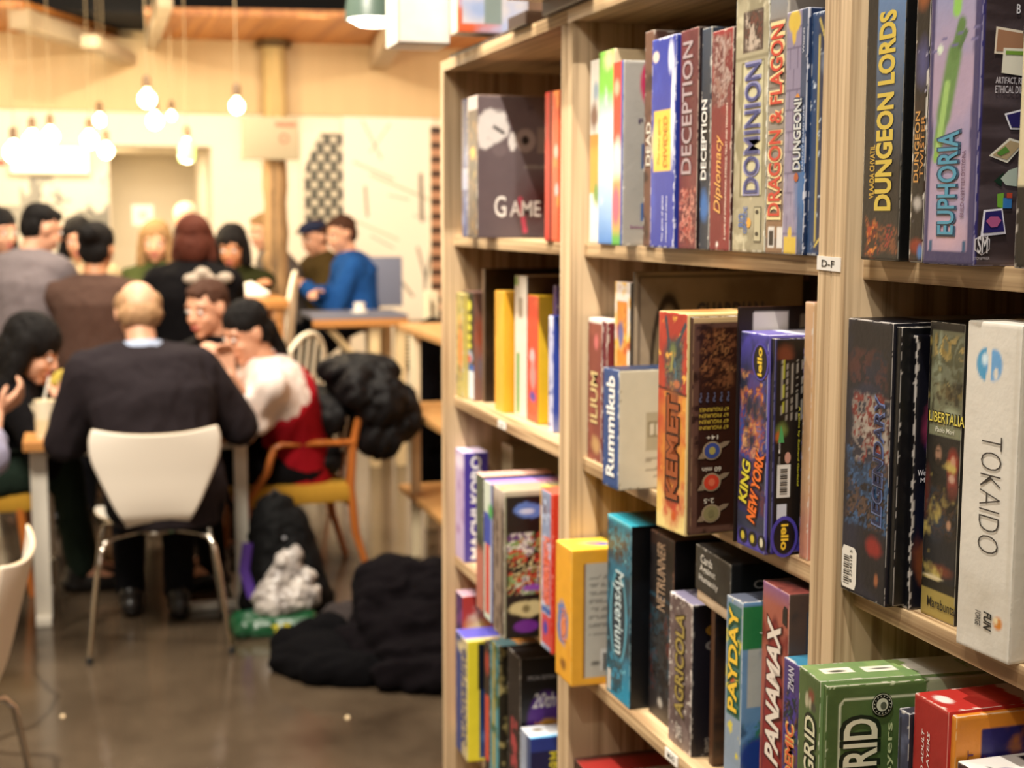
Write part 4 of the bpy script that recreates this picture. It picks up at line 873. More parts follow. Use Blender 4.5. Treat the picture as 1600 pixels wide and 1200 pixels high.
game_box('teal game box with pale title reading downwards in a dark oval', S4, 948, 985, .722, 822,
    ('1f6a86', [('n', '123848', .04, .45, .2), ('g', '1f8cb0', .28, .05), ('e', .45, .83, .28, .08, '3a3430', .5, 1), ('e', .5, .46, .36, .27, '5ab0c8', .08), ('e', .5, .46, .31, .255, '143040', .1), ('art', .05, .03, .7, .24, ['1f8cb0', '142c34', '1a5060', '1f8cb0'], .012, .85), ('art', .05, .76, .95, .97, ['1f6a86', '3a3430', '2a8aa0', '123848'], .016, .8), ('n', '8ad8e8', .008, .76, .06), ('r', .06, .02, .2, .14, 'd8d4cc'), ('g', '58c8d8', .97, 1.0), ('w', .5, 'b8e0e8')]),
    ('0a0c10', [('n', '10181e', .05, .5, .2)]), ('2aa0b8', [('g', '0c2028', .2, .5)]), refy=950, group=G, res=.0022, d=.3,
    texts=[('S', 'Mysterium', .5, .49, .46, .46, -90, 'c8dce0', {'bold': .01})])
game_box('black-brown game box with gold upward title, next to the teal box', S4, 1015, 1052, .746, 845,
    ('1d1a1c', [('n', '2a2628', .04, .5, .25), ('r', .02, .93, .9, 1, '3c2a24'), ('e', .3, .66, .8, .012, '2a4a5a', .7, 1), ('art', .04, .14, .98, .60, ['1d1a1c', '34383c', '1d1a1c', '2c4450', '5a2a24', '26282c'], .022, .95), ('e', .5, .10, .12, .03, 'a8a49c', .4, 1), ('w', .8, 'a87a60')]),
    ('0c0b0c', []), ('4a3228', []), refy=950, group=G, res=.0022, texts=[('S', 'NETRUNNER', .50, .78, .36, .34, 90, 'c9a98a', {'bold': .005})])
game_box('worn grey-brown game box with golden title and flaking white edges, front of the shelf', S4, 1044, 1080, .731, .200,
    ('5a4a4a', [('n', '7a6a68', .02, .45, .2), ('n', 'd8d0c4', .009, .68, .08), ('e', .5, .5, .2, .5, '4a3c3c', .9, 1), ('w', 2.0, 'e8e0d8')]), ('1e1c26', [('w', 1.2, 'b8b0a8')]), ('8a84a0', [('w', 2, 'f0ece8'), ('r', .3, .3, .8, .8, 'c8c4d4')]), refy=1100, group=G, res=.002, cw=.075,
    texts=[('S', 'AGRICOLA', .5, .56, .68, .38, 90, 'a8944c', {'bold': .02, 'out': '3a2a18', 'ob': .05}), ('S', 'ZMAN', .5, .10, .10, .26, 90, 'e0d8d0', {'bold': .01}), ('C', 'ZMAN', .58, .075, .15, .3, -90, 'c8c4c0', {'bold': .01}), ('C', 'GAMES', .30, .075, .1, .08, -90, 'a8a4a0', {})],
    polys=[('C', [(.35, .90), (.8, .88), (.85, .94), (.55, .93)], 'c04a2c', 'red_emblem'), ('C', ell(.50, .83, .26, .045), 'b88a34', 'round_icon'), ('C', ell(.50, .83, .18, .03), '8a5a20', 'round_icon', .0008), ('C', ell(.50, .73, .26, .042), '8a8480', 'round_icon'), ('C', ell(.50, .73, .2, .032), '5a4a4a', 'round_icon', .0008)])
game_box('brown wood toned game box standing just behind the grey-brown worn box', S4, 1109, 1116, .745, .2195, ('4a2c18', []), ('3c2416', [('n', '5a3a20', .04, .45, .25), ('ns', '2a1810', .2, .02, .55, .1), ('e', .8, .45, .2, .04, 'c8a03a', .6)]), ('3a2418', []), refy=1050, group=G, cw=.08)
A = AZ(1086, 918, 1.066); B = AZ(1141, 957, 1.066)
_w = math.hypot(A.x-B.x, A.y-B.y)
cah = card_box('game_box', _w, .056, .24, ('2b2b28', [('n', '3c3c36', .03, .5, .2), ('w', .8, 'a8a49c')]), ('0d0c0c', []), ('0e0d0d', []), .0025, .1, None, 77)
cah.location = (A.x, A.y, 1.066); cah.rotation_euler = (0, 0, math.atan2(B.y-A.y, B.x-A.x))
tag(cah, 'flat black box lying on top of the others, bold white words on end and side', 'box', G)
tray = card_box('box_base', _w-.004, .014, .236, ('d8bfa0', []), ('1a1512', []), ('1a1512', []), .01, .05, cah, 78); tray.location = (.002, .002, -.0142)
for i, s in enumerate(('Cards', 'Against', 'Humanity')):
    put_text(cah, 'S', s, _w*(.34+.03*i), .042-.0125*i, _w*(.34, .45, .54)[i], .0105, 0, 'd8d4cc', _w, .056, bold=.02)
put_text(cah, 'C', 'Cards Against Humanity', .118, .030, .18, .013, 0, 'b4aca6', _w, .056, bold=.02)
put_text(cah, 'C', 'A party game for horrible people.', .105, .015, .16, .006, 0, '8a8480', _w, .056)
game_box('pale blue game box with green and yellow slanted title letters', S4, 1134, 1160, .685, .268,
    ('8c9cae', [('n', '7a90a8', .04, .5, .25), ('e', .3, .95, .3, .04, '5a8ac8', .6, 1), ('r', .1, .50, .95, .97, '3f6f66'), ('n', 'd8c84a', .015, .62, .1), ('e', .4, .66, .2, .03, 'c85a2a', .5, 1), ('r', .0, 0, 1, .30, '8fa0b4'), ('w', .6, 'd8dcd8')]),
    ('6a92b8', [('r', 0, .80, .8, .98, '2c7a44'), ('r', .1, .55, .65, .80, 'b8b8b0'), ('art', 0, .05, 1.0, .5, ['6a92b8', '24408c', '6a92b8', '8a2a20', '2c7a3c', '5a88b8'], .02, .8), ('e', .3, .34, .35, .09, '24408c', .3), ('e', .75, .25, .35, .12, '8a2a20', .3), ('e', .65, .33, .2, .05, '2c8a3c', .3), ('e', .5, .17, .5, .03, '3a8a4a', .4, 1), ('n', '3a5a7a', .03, .68, .1), ('e', .4, .08, .6, .05, '5a6a7a', .4, 1)]), ('5a6070', [WH]), refy=1000, group=G, res=.0022, cw=.07, XR=.686,
    texts=[('S', 'PAYDAY', .5, .74, .44, .55, 90, 'f0c43a', {'bold': .03, 'out': '1c5a3a', 'ob': .09}), ('C', 'Family', .4, .90, .09, .2, -90, 'e8f0e8', {})])
game_box('thick maroon and orange game box with tall pale italic title', S4, 1190, 1232, .700, .298,
    ('a45a48', [('g', '7a5a90', .93, 1.02), ('g', 'b0603a', .5, .0), ('e', .5, .30, .42, .60, '6a2424', .04), ('e', .5, .30, .36, .57, '8a2a26', .04), ('n', '74201e', .04, .6, .2), ('w', .3, 'd8b0a0')]),
    ('4a3a34', [('r', .35, .03, 1.2, .93, '28384a'), ('r', .5, .5, .9, .9, '3c5a3c'), ('l', .5, .9, .9, .5, .002, 'b8c860'), ('n', '1a2430', .03, .5, .2)]), ('7a3a34', [('n', '2a1818', .05, .45, .2)]), refy=1000, group=G, res=.0022, cw=.06, XR=.698,
    texts=[('S', 'PANAMAX', .50, .615, .53, .50, 90, 'e9dccd', {'bold': .035, 'out': '4a1414', 'ob': .06, 'shear': .2})], polys=[('S', [(.78, .885), (.95, .875), (.95, .945), (.84, .95), (.78, .93)], '1c1414', 'player_icons')])
game_box('small dark violet game box with orange lettering, last before the double upright', S4, 1223, 1249, .692, .233,
    ('4c3a78', [('n', '3a2c60', .03, .5, .25), ('e', .6, .72, .5, .13, '1e1820', .4, 1), ('art', .05, .10, .95, .86, ['4c3a78', '1e1820', '6a4434', '4a3a90', '1c2430', '2c5a5a'], .014, .9), ('w', .7, 'b8b4d0')]), ('1c1c24', []), ('3a7a98', [WH]), refy=1100, group=G, res=.0022,
    texts=[('S', 'ZMAN', .5, .92, .11, .35, 90, 'd8d4e0', {}), ('S', 'PANDEMIC', .5, .50, .42, .45, 90, 'e0683a', {'bold': .02, 'out': 'e8c87a', 'ob': .05})])
# ---- middle unit, lowest row
G = 'game boxes on the lowest visible shelf of the middle bookcase'
game_box('dark edged red box at the bottom of the middle bookcase', S5, 896, 920, .69, .235, ('3a2018', []), ('7a1c18', [WH]), ('8c2420', [('gu', '2a1812', .4, .1)]), refy=1190, group=G)
game_box('white topped game box at the bottom of the middle bookcase', S5, 935, 1010, .70, .235, ('b8322a', []), ('e8ddc8', []), ('e6dcc8', []), refy=1190, group=G)

# ---- far unit, upper shelf
G = 'game boxes on the upper shelf of the far bookcase'
game_box('thin navy game box next to the far end panel', S2, 722, 731, .70, 153, ('2c3c70', [('n', '6a7aa8', .03, .55, .2), ('r', 0, .35, 1, .5, '8a94b4'), WH]), None, refy=300, group=G)
game_box('grey game box facing out with a white beast head splash and big letters', S2, 731, 746, .685, 148,
    ('4c4038', [('e', .5, .6, .3, .05, 'c8a43c', .4, 1), ('e', .5, .45, .3, .03, 'd8b848', .4, 1), ('n', '8a6a3c', .02, .6, .15), ('n', '2a2420', .03, .55, .2), ('r', 0, .9, 1, 1, 'c8b8b0'), WH]),
    ('75686a', [('n', '66595c', .06, .5, .3), ('f', .006, .0016, 'a89ca0'), ('g', '5e5256', 1.2, .2), ('e', .12, .78, .13, .12, 'ded8d4', .10, 1), ('e', .06, .70, .07, .08, 'ded8d4', .2, 1), ('n', '5a4e52', .02, .74, .08), ('l', .13, .78, .20, .74, .003, '2a2224'), ('e', .17, .62, .06, .05, '75686a', .3), ('l', .33, .28, .37, .05, .004, 'd8506c'),
      ('e', .27, .68, .03, .07, 'dcd6d2', .1), ('e', .37, .69, .08, .085, '9a8c88', .08), ('e', .37, .69, .03, .035, '1b1614', .2), ('r', .46, .60, .54, .78, '8a7c76'), ('e', .5, .25, .2, .2, '4a2426', .8, 1), ('rows', .36, .50, .55, .52, .004, '8a8480', False)]),
    ('c8a890', []), refy=300, group=G, cw=.24, d=.26, texts=[('C', 'G', .175, .225, .09, .15, 0, 'e8e2dc', {}), ('C', 'AME', .37, .21, .24, .11, 0, 'cfc8c4', {})])
game_box('tall thin tan game box standing beside the grey beast head box', S2, 753, 768, .815, 124, ('8c705c', []), None, ('b0947c', []), refy=140, group=G, d=.2)
game_box('bright red game box right of the grey box with a white beast head', S2, 851, 861, .715, 142, ('c02018', [('r', .7, 0, 1, 1, '7a1410')]), ('8a2a1a', []), ('6a1c14', []), refy=300, group=G)
game_box('orange-red game box pressed against the middle upright, far bookcase', S2, 862, 873, .704, 140, ('d8502a', [('n', 'e88a3a', .03, .5, .2), ('e', .7, .35, .3, .05, '9ab0b0', .4, 1), ('e', .6, .6, .3, .05, 'b0b0a0', .4, 1)]), ('c8401c', []), refy=300, group=G)
# ---- far unit, middle shelf
G = 'game boxes on the middle shelf of the far bookcase'
game_box('thin yellowish game box squeezed beside the far end panel', S3, 713, 722, .722, 459, ('b8a860', [('e', .7, .5, .4, .3, 'd8783a', .5, 1), ('n', '5a5a3a', .02, .55, .15)]), None, refy=550, group=G, d=.04)
game_box('black game box with stacked yellow marks and a white foot', S3, 723, 740, .735, 457, ('161616', [('e', .6, .87, .2, .05, 'd8d048', .3, 1), ('e', .6, .76, .2, .04, 'd8d048', .3, 1), ('e', .6, .67, .2, .035, 'd8d048', .3, 1), ('e', .6, .58, .2, .035, 'd8d048', .3, 1), ('e', .6, .50, .2, .03, 'd8d048', .3, 1), ('e', .6, .40, .35, .07, '9aa4b8', .3), ('e', .6, .38, .2, .04, 'c83a3a', .3), ('r', .25, .27, 1, .33, '2a5aa0'), ('r', .2, .02, 1, .27, 'd8dce0')]), ('7a5a50', [('e', .4, .6, .4, .25, 'a84a2a', .5, 1), ('e', .5, .3, .4, .2, '6a6a7a', .6, 1)]), refy=550, group=G)
game_box('tan game box edge rising behind the black and yellow one', S3, 737, 752, .79, 410, ('8a7058', []), ('2a1c14', [('n', '4a3424', .04, .5, .2)]), ('a89078', []), refy=460, group=G, d=.2)
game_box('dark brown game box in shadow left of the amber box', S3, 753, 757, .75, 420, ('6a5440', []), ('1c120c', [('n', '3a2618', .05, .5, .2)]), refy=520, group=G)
game_box('plain amber yellow game box standing open-faced in the lamp light', S3, 773, 787, .742, 456, ('e8a836', []), ('e4a828', []), ('e8b040', []), refy=550, group=G, cw=.09)
game_box('tall white game box with a green cap and green foot print', S3, 804, 823, .758, 432, ('dcd2c4', [('r', .0, .93, .3, 1, '7aa83a'), ('r', .35, .70, .65, .85, '9a8e80'), ('r', .15, .02, .4, .45, '5a9a48'), WH]), ('4a382c', []), ('c8bcac', []), refy=550, group=G)
game_box('orange-red game box with a small round emblem, beside the tall white one', S3, 824, 841, .758, 463, ('d8482c', [('e', .45, .52, .25, .06, 'b8b0b0', .3, 1), ('e', .5, .38, .28, .12, 'b88a84', .3, 1), ('e', .5, .20, .3, .05, '5a4a98', .4, 1), ('n', 'e8643a', .03, .6, .2)]), ('e0b428', [('e', .75, .82, .25, .06, 'a83a2a', .3), ('e', .8, .68, .2, .05, 'a83a2a', .3)]), refy=550, group=G, cw=.07)
game_box('violet game box top showing just behind the blue one', S3, 864, 869, .775, 446, ('5a3a78', [('g', '9a9a4a', .55, .4)]), None, refy=480, group=G, d=.2)
game_box('bright blue game box with a white lettered spine, nearest the middle upright', S3, 857, 864, .752, 494, ('dcdce8', [('r', .2, .05, .8, .9, 'b8bcdc'), ('n', '3a4a9a', .012, .62, .1)]), ('2440a0', [('g', '7a84b8', .18, .02)]), ('2c48a8', []), refy=580, group=G, cw=.08)
# ---- far unit, lower shelf
G = 'game boxes on the lower shelf of the far bookcase'
game_box('lavender game box with a column of big white letters on its violet side', S4, 711, 725, .722, 708, ('b4a0c4', [('n', '9a7ca8', .03, .5, .2), ('e', .5, .9, .6, .08, 'd8cce0', .6)]), ('4a3a9a', [('g', '4a409a', .3, .1)]), ('cfc0dc', []), refy=780, group=G, cw=.045, d=.05,
    texts=[('C', 'MACHI KORO', .55, .50, .94, .5, 90, 'f0eef2', {'bold': .04})])
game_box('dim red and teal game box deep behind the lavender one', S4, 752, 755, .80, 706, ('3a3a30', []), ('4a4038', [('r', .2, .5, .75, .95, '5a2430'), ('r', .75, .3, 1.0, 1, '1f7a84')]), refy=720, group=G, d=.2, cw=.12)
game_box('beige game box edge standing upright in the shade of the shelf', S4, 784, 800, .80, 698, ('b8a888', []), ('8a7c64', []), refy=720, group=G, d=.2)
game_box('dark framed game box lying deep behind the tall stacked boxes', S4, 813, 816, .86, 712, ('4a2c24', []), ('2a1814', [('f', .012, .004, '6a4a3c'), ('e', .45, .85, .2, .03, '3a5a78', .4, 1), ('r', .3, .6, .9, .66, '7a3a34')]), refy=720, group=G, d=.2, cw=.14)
game_box('olive and black game box with a pink lid edge, left of the money box', S4, 744, 755, .66, 745, ('4c5440', [('g', '2a3020', .6, .5), ('g', 'b06a5a', .50, .42), WH]), ('2a2020', []), ('e8b8a8', []), refy=850, group=G, cw=.1, d=.13)
game_box('game box with white, blue and red bands on its spine and a violet pink lid', S4, 756, 769, .655, 757, ('c8d0c0', [('r', 0, .55, 1, .78, '3a4aa0'), ('r', .2, .05, .7, .55, 'c84a40'), ('r', .8, 0, 1, 1, '8a90b8'), ('e', .8, .8, .3, .06, '4a9a4a', .4)]), ('3a3040', []), ('7a70c0', [('gu', 'd89ac0', .3, .6)]), refy=850, group=G, d=.15)
game_box('black game box with a blue oval badge and scattered play money print', S4, 771, 788, .650, 768, ('8a7868', [('n', '5a4a40', .02, .5, .2), ('r', .75, 0, .9, 1, '201c18'), ('g', 'c8b8a8', .85, 1.0), WH]),
    ('141210', [('r', 0, 0, .06, 1, '8a8a70'), ('e', .55, .865, .33, .055, '5a7ac0', .12, 1), ('e', .5, .86, .2, .02, 'c8d0e8', .4, 1), ('art', .08, .30, 1.1, .74, ['141210', 'c8bc88', '141210', 'b8402c', '7a9a5a', 'd8d4c8', '5a3a6a'], .012, .95), ('r', .06, .0, 1.2, .30, '141210'), ('r', .06, .72, 1.2, .80, '141210'), ('e', .7, .34, .3, .025, '8a4aa8', .2, 1), ('e', .55, .20, .42, .06, 'c8bc88', .15, 1), ('e', .5, .2, .1, .03, '7a704a', .3), ('e', .5, .08, .3, .045, '6a2a88', .15), ('r', 0, .96, 1.2, 1, 'b8b098')]),
    ('b0a088', [('n', 'd8c840', .02, .6, .1)]), refy=850, group=G, cw=.075, d=.16)
game_box('game box with red and blue picture spine right of the money box', S4, 843, 862, .698, 772, ('8a94b0', [('e', .4, .88, .4, .08, '6a5a60', .5, 1), ('r', .3, .30, .85, .72, 'd0583a'), ('n', 'b8c4dc', .012, .55, .12), ('r', .2, .24, .9, .27, '3a5aa0'), ('r', .2, .04, .9, .22, 'c84a48'), ('e', .5, .14, .2, .05, '3a4aa0', .4, 1), ('r', .9, 0, 1, 1, 'b82a20'), ('r', 0, 0, .16, 1, 'c89a50')]), ('c83420', [('w', .8, 'e8a090')]), ('c8604a', []), refy=900, group=G, d=.17,
    texts=[('S', 'OPERATION', .55, .50, .42, .5, 90, 'e8806a', {'bold': .02})])
# ---- far unit, lowest row
G = 'game boxes on the lowest visible shelf of the far bookcase'
game_box('small violet and red game box behind the yellow edged one, far bookcase', S5, 712, 722, .708, 932, ('3a2450', [('n', '6a3a70', .02, .5, .2)]), ('b03a30', [('e', .3, .6, .3, .3, 'd8c8b8', .4, 1)]), ('b090a0', [('w', 2, 'e8d8d8')]), refy=960, group=G)
game_box('red and white game box peeking out above the yellow edged one', S5, 732, 740, .74, 950, ('c84a28', []), ('b83420', [('e', .4, .85, .3, .15, 'e8d0c0', .4, 1)]), ('e8dcd0', []), refy=970, group=G)
game_box('game box with blue lettered spine and a broad yellow edge', S5, 712, 730, .688, 1003, ('3a4478', [('r', .55, 0, 1, 1, 'b8a880'), ('e', .5, .9, .4, .05, 'c8b890', .5, 1), WH]), ('e8d838', [('r', .45, .03, 1.2, .95, '1c3c78'), ('r', .4, .6, .9, .97, '1a2030'), ('e', .8, .2, .3, .08, '5a7ab0', .5, 1)]), ('5a58b8', [('gu', 'd8c880', .7, .9)]), refy=1080, group=G, cw=.055,
    texts=[('S', 'Submarine', .70, .52, .8, .5, 90, '2c3668', {'bold': .02})])
game_box('slim black game box with a red vertical band, far bookcase bottom', S5, 757, 765, .70, 1008, ('2a1c1c', [('r', .2, .15, .8, .62, 'd04a38'), ('e', .5, .85, .4, .1, 'a83a30', .5, 1)]), None, refy=1080, group=G)
game_box('narrow game box with teal, yellow and green picture strips', S5, 766, 779, .698, 1010, ('4a8a94', [('r', .3, 0, .6, 1, 'a8963c'), ('n', '3a5a3a', .02, .55, .12), ('g', '3a9ab0', .2, 0)]), ('3a3428', [('n', 'c8b878', .02, .55, .1)]), ('4a6a70', [('n', 'b8782a', .02, .55, .1)]), refy=1080, group=G, cw=.05)
game_box('thick black game box with curly white script and a purple patch', S5, 793, 813, .703, 1030, ('181416', [('r', .3, .0, .75, .60, 'a03c40'), ('n', '181416', .01, .5, .1), WH]),
    ('100e10', [('e', .55, .60, .42, .20, '4a1a78', .12), ('e', .6, .58, .25, .05, 'd8a03a', .4, 1), ('w', .6, '8a8a8a')]), ('1c1a1c', [('w', 1, '9a9a9a')]), refy=1080, group=G, cw=.085,
    texts=[('C', '20th', .5, .74, .5, .09, 0, 'd8d4d0', {'shear': .3}), ('C', 'SCHOOL', .55, .58, .5, .06, 0, 'e0983a', {}), ('C', 'SPECIAL EDITION', .45, .88, .6, .025, 0, 'a8a4a4', {})])
game_box('short navy game box with a white top, in front of the black script box', S5, 813, 829, .700, .176, ('3c4a70', [('r', .0, .5, .6, 1, '9aa4b8'), ('e', .4, .3, .4, .25, 'd8c0b0', .4, 1)]), ('1c1e48', [('r', 0, .86, 1.2, 1, '2a3a88')]), ('eceef2', [('gu', '6ab4e0', .7, .95), ('e', .35, .35, .12, .15, '8a7a5a', .4, 1)]), refy=1150, group=G, cw=.07,
    texts=[('C', 'BRAINSTORM', .62, .50, .7, .3, 90, 'd8c83a', {'bold': .02})])

# ---- on top of the bookcases
G = 'boxes lying and standing on top of the bookcases'
def top_box(label, a, dim, S, C, T, yaw=-math.pi/2, texts=(), **k):
    o = card_box('game_box', dim[0], dim[2], dim[1], S, C, T, .004, .2, None, int(a[0]*1000) % 97)
    o.location = a; o.rotation_euler = (0, 0, yaw); tag(o, label, 'box', G)
    for t in texts: put_text(o, *t[:1], t[1], t[2], t[3], t[4], t[5], t[6], t[7], dim[0], dim[2])
    return o
yb = 2.66
zb_ = max(AY(662, 72, 2.56).z, S1+.008)
top_box('flat dark brown filler box standing for the shadowy gap under the white box', (.70, 2.70, S1), (.40, .30, zb_-S1-.001), ('3a2c24', [('n', '6a5a50', .02, .55, .2)]), ('3a2a20', []), ('2a1c16', []))  # dark slab put in where there is a shadowy gap
xw = AY(621, 60, 2.56).x
top_box('large plain white box sticking out from the top of the far bookcase', (xw, 2.66, zb_), (.10, AY(703, 60, 2.56).x-xw, .33), ('f2ece0', [('w', .5, 'b8a890')]),
    ('f4f0e8', [('r', 0, 0, .02, 1, 'd8b8a0'), ('r', 0, 0, 1.2, .010, '5a5048'), ('l', .245, .085, .245, 1.0, .0012, '8a847c'), ('l', .245, .085, 1.2, .085, .0012, '8a847c')]), ('f0e8dc', []))
zc_ = max(AX(716, 50, .66).z, S1+.006)
top_box('cream and orange framed box standing on the bookcase top next to the white box', (.66, AX(703, 40, .66).y, zc_), (AX(703, 40, .66).y-AX(716, 40, .66).y, .13, .27), ('e8dcc8', [('e', .5, .2, .25, .12, '8a94b8', .3, 1), ('e', .5, .6, .25, .2, '9aa4c4', .4, 1), ('r', .88, 0, 1, 1, 'd8784c')]),
    ('d8d4dc', [('r', 0, 0, .04, 1, 'd0603c'), ('r', 0, 0, 1.2, .055, 'd8643c'), ('n', 'b8c4e8', .05, .5, .25), ('e', .2, .15, .15, .08, 'a8bce8', .6, 1), ('r', .25, .055, .4, 1, '8a9a98')]), ('d8c8b8', []))
top_box('flat dark filler box for the shadowy gap under the cream and orange framed box', (.69, 2.28, S1), (.10, .3, zc_-S1-.001), ('3c2a22', []), ('3c2a22', []), ('2a1c16', []))  # another dark filler standing in for shade below the framed box
top_box('orange bottomed cream box on the bookcase top above the middle upright', (.64, 2.12, S1+.025), (.22, .30, .2), ('f0e0bc', [('n', 'e8c890', .05, .6, .2), ('g', 'd8783a', .08, .0)]), ('f0dca8', [('e', .4, .3, .2, .1, 'b88a5a', .3, 1), ('g', 'd87a30', .1, .0)]), ('e8d8b0', []))
top_box('flat dark box lying under the orange bottomed cream box', (.69, 2.10, S1), (.2, .3, .024), ('3c2a22', []), ('3c2a22', []), ('2a1c16', []))

# ================================================================== FURNITURE
WHITE = mat('white_shell', 'f2e8d8', .35)
CHROME = mat('chrome_steel', 'c8c0b4', .14, metal=1.0)
WHITE_STEEL = mat('white_steel', 'ddd6c8', .45)
EDGE = mat('ply_edge', 'c8b08c', .6)

def shell_chair(label, loc, rz, shellmat=WHITE):
    """moulded waisted shell on four chrome legs, facing local +y"""
    r = empty('shell_chair', loc, rz); tag(r, label, 'chair', 'white moulded shell chairs')
    prof = [(-.262, .800), (-.252, .76), (-.236, .70), (-.220, .64), (-.205, .58), (-.190, .53), (-.170, .485), (-.135, .455), (-.085, .440), (-.02, .436), (.05, .440), (.11, .447), (.17, .450), (.21, .440), (.228, .425)]
    wid = [.208, .220, .216, .194, .168, .146, .122, .106, .116, .160, .200, .215, .212, .195, .165]
    ns = len(prof); sub = 4
    def cr(a, t):
        i = min(int(t), len(a)-2); f = t-i
        p0 = a[max(i-1, 0)]; p1 = a[i]; p2 = a[i+1]; p3 = a[min(i+2, len(a)-1)]
        g = lambda a0, a1, a2, a3: .5*((2*a1)+(-a0+a2)*f+(2*a0-5*a1+4*a2-a3)*f*f+(-a0+3*a1-3*a2+a3)*f**3)
        return tuple(g(*z) for z in zip(p0, p1, p2, p3)) if isinstance(p1, tuple) else g(p0, p1, p2, p3)
    n = (ns-1)*sub; m = 18
    bm = bmesh.new(); rows = []
    for i in range(n+1):
        t = i/sub; y, z = cr(prof, t); w = cr(wid, t)
        row = []
        for j in range(m+1):
            s = -1+2*j/m
            back = max(0, 1-t/6)
            ss = math.copysign(abs(s)**.9, s)
            yy = y+.035*back*s*s+(0 if t > 6 else 0); zz = z+.022*back**2*(s*s-.6) + (.012*s*s if t > 8 else 0)
            row.append(bm.verts.new((w*ss, yy, zz)))
        rows.append(row)
    for a, b in zip(rows, rows[1:]):
        for j in range(m): bm.faces.new((a[j], a[j+1], b[j+1], b[j]))
    bmesh.ops.recalc_face_normals(bm, faces=bm.faces)
    me = bm_mesh(bm, 'seat_shell', 60)
    o = link('seat_shell', me, [shellmat, EDGE], r)
    md = o.modifiers.new('t', 'SOLIDIFY'); md.thickness = .011; md.offset = 0; md.material_offset_rim = 1
    md = o.modifiers.new('b', 'SUBSURF'); md.levels = 1; md.render_levels = 1
    lathe('seat_hub', [(0, .405), (.085, .405), (.09, .415), (.05, .43), (0, .43)], CHROME, r, 20)
    for sx in (-1, 1):
        for sy in (-1, 1):
            lg = tube('leg', [(sx*.03, sy*.03, .412), (sx*.14, sy*.12, .410), (sx*.175, sy*.165, .402), (sx*.190, sy*.185, .375), (sx*.205, sy*.20, .28), (sx*.238, sy*.235, .012)], .0085, CHROME, r, 10)
            lathe('foot_cap', [(0, 0), (.011, 0), (.012, .012), (.009, .025), (0, .026)], mat('black_rubber', '1a1918', .7), lg, 10, (sx*.2385, sy*.2355, 0))
    return r
shell_chair('white moulded shell chair with chrome legs behind the man in dark suit', (.247, 5.14, 0), -.03)
shell_chair('white moulded shell chair seen from its side at the lower left edge', (-.375, 3.25, 0), math.radians(84))

# ---- dining table at which the suited man sits
tb = empty('dining_table', (.225, 5.42, 0)); tag(tb, 'pale wooden table on white steel legs in front of the man in dark suit', 'table')
boxobj('table_top', (-.43, -.04, .665), (.40, 1.25, .70), W_TABLE, tb, .006)
for y0 in (.06, 1.1):
    bm = bmesh.new(); add_box(bm, (-.41, y0, .012), (-.35, y0+.035, .665), .004); link('leg', bm_mesh(bm), WHITE_STEEL, tb)
    bm = bmesh.new(); add_box(bm, (.335, y0, .012), (.385, y0+.035, .665), .004); link('leg', bm_mesh(bm), WHITE_STEEL, tb)
for sx in (-.38, .36):
    boxobj('foot_bar', (sx-.028, .0, 0), (sx+.028, .50, .03), WHITE_STEEL, tb, .004)
boxobj('foot_bar', (.10, .06, .0), (.36, .10, .03), WHITE_STEEL, tb, .004)
boxobj('apron', (-.36, .08, .625), (.37, .10, .665), WHITE_STEEL, tb, .003)
TT = .70
def on_table(px, py, Y): p = AY(px, py, Y); return (p.x, Y, TT)
g = empty('smoothie_glass', (-.125, 5.50, TT)); tag(g, 'tall glass of creamy drink with a straw on the table beside the suited man', 'drink')
lathe('glass', [(0, 0), (.034, 0), (.036, .01), (.040, .13), (.041, .138), (.038, .138), (.036, .012), (0, .008)], mat('milky_glass', 'e8dcc0', .1, spec=.8), g, 24)
lathe('drink', [(0, .01), (.0365, .012), (.0395, .128), (0, .132)], mat('cream_drink', 'd8c49c', .5), g, 24)
tube('straw', [(.005, .01, .03), (.0, .0, .15), (.02, .01, .225)], .004, mat('white_straw', 'ece6da', .5), g, 8)
lathe('water_glass', [(0, 0), (.028, 0), (.034, .10), (.032, .10), (.027, .008), (0, .008)], mat('milky_glass', 'e8dcc0', .1), None, 20).location = (-.155, 5.72, TT)
tag(bpy.data.objects['water_glass'], 'short clear glass left of the creamy drink on the table', 'glass')
o = boxobj('paper_napkin', (-.05, -.03, 0), (.05, .03, .012), mat('paper_white', 'efe6d8', .8), None, .003); o.location = (-.02, 5.62, TT+.0); o.rotation_euler = (0, 0, .3)
tag(o, 'folded white napkin on the table right of the creamy drink', 'napkin')
o = lathe('snack_bowl', [(0, 0), (.03, 0), (.05, .035), (.047, .036), (.028, .006), (0, .006)], mat('wood_bowl', 'b07a40', .5), None, 20); o.location = (-.045, 5.50, TT)
tag(o, 'small brown bowl on the table beside the suited man\'s left arm', 'bowl')

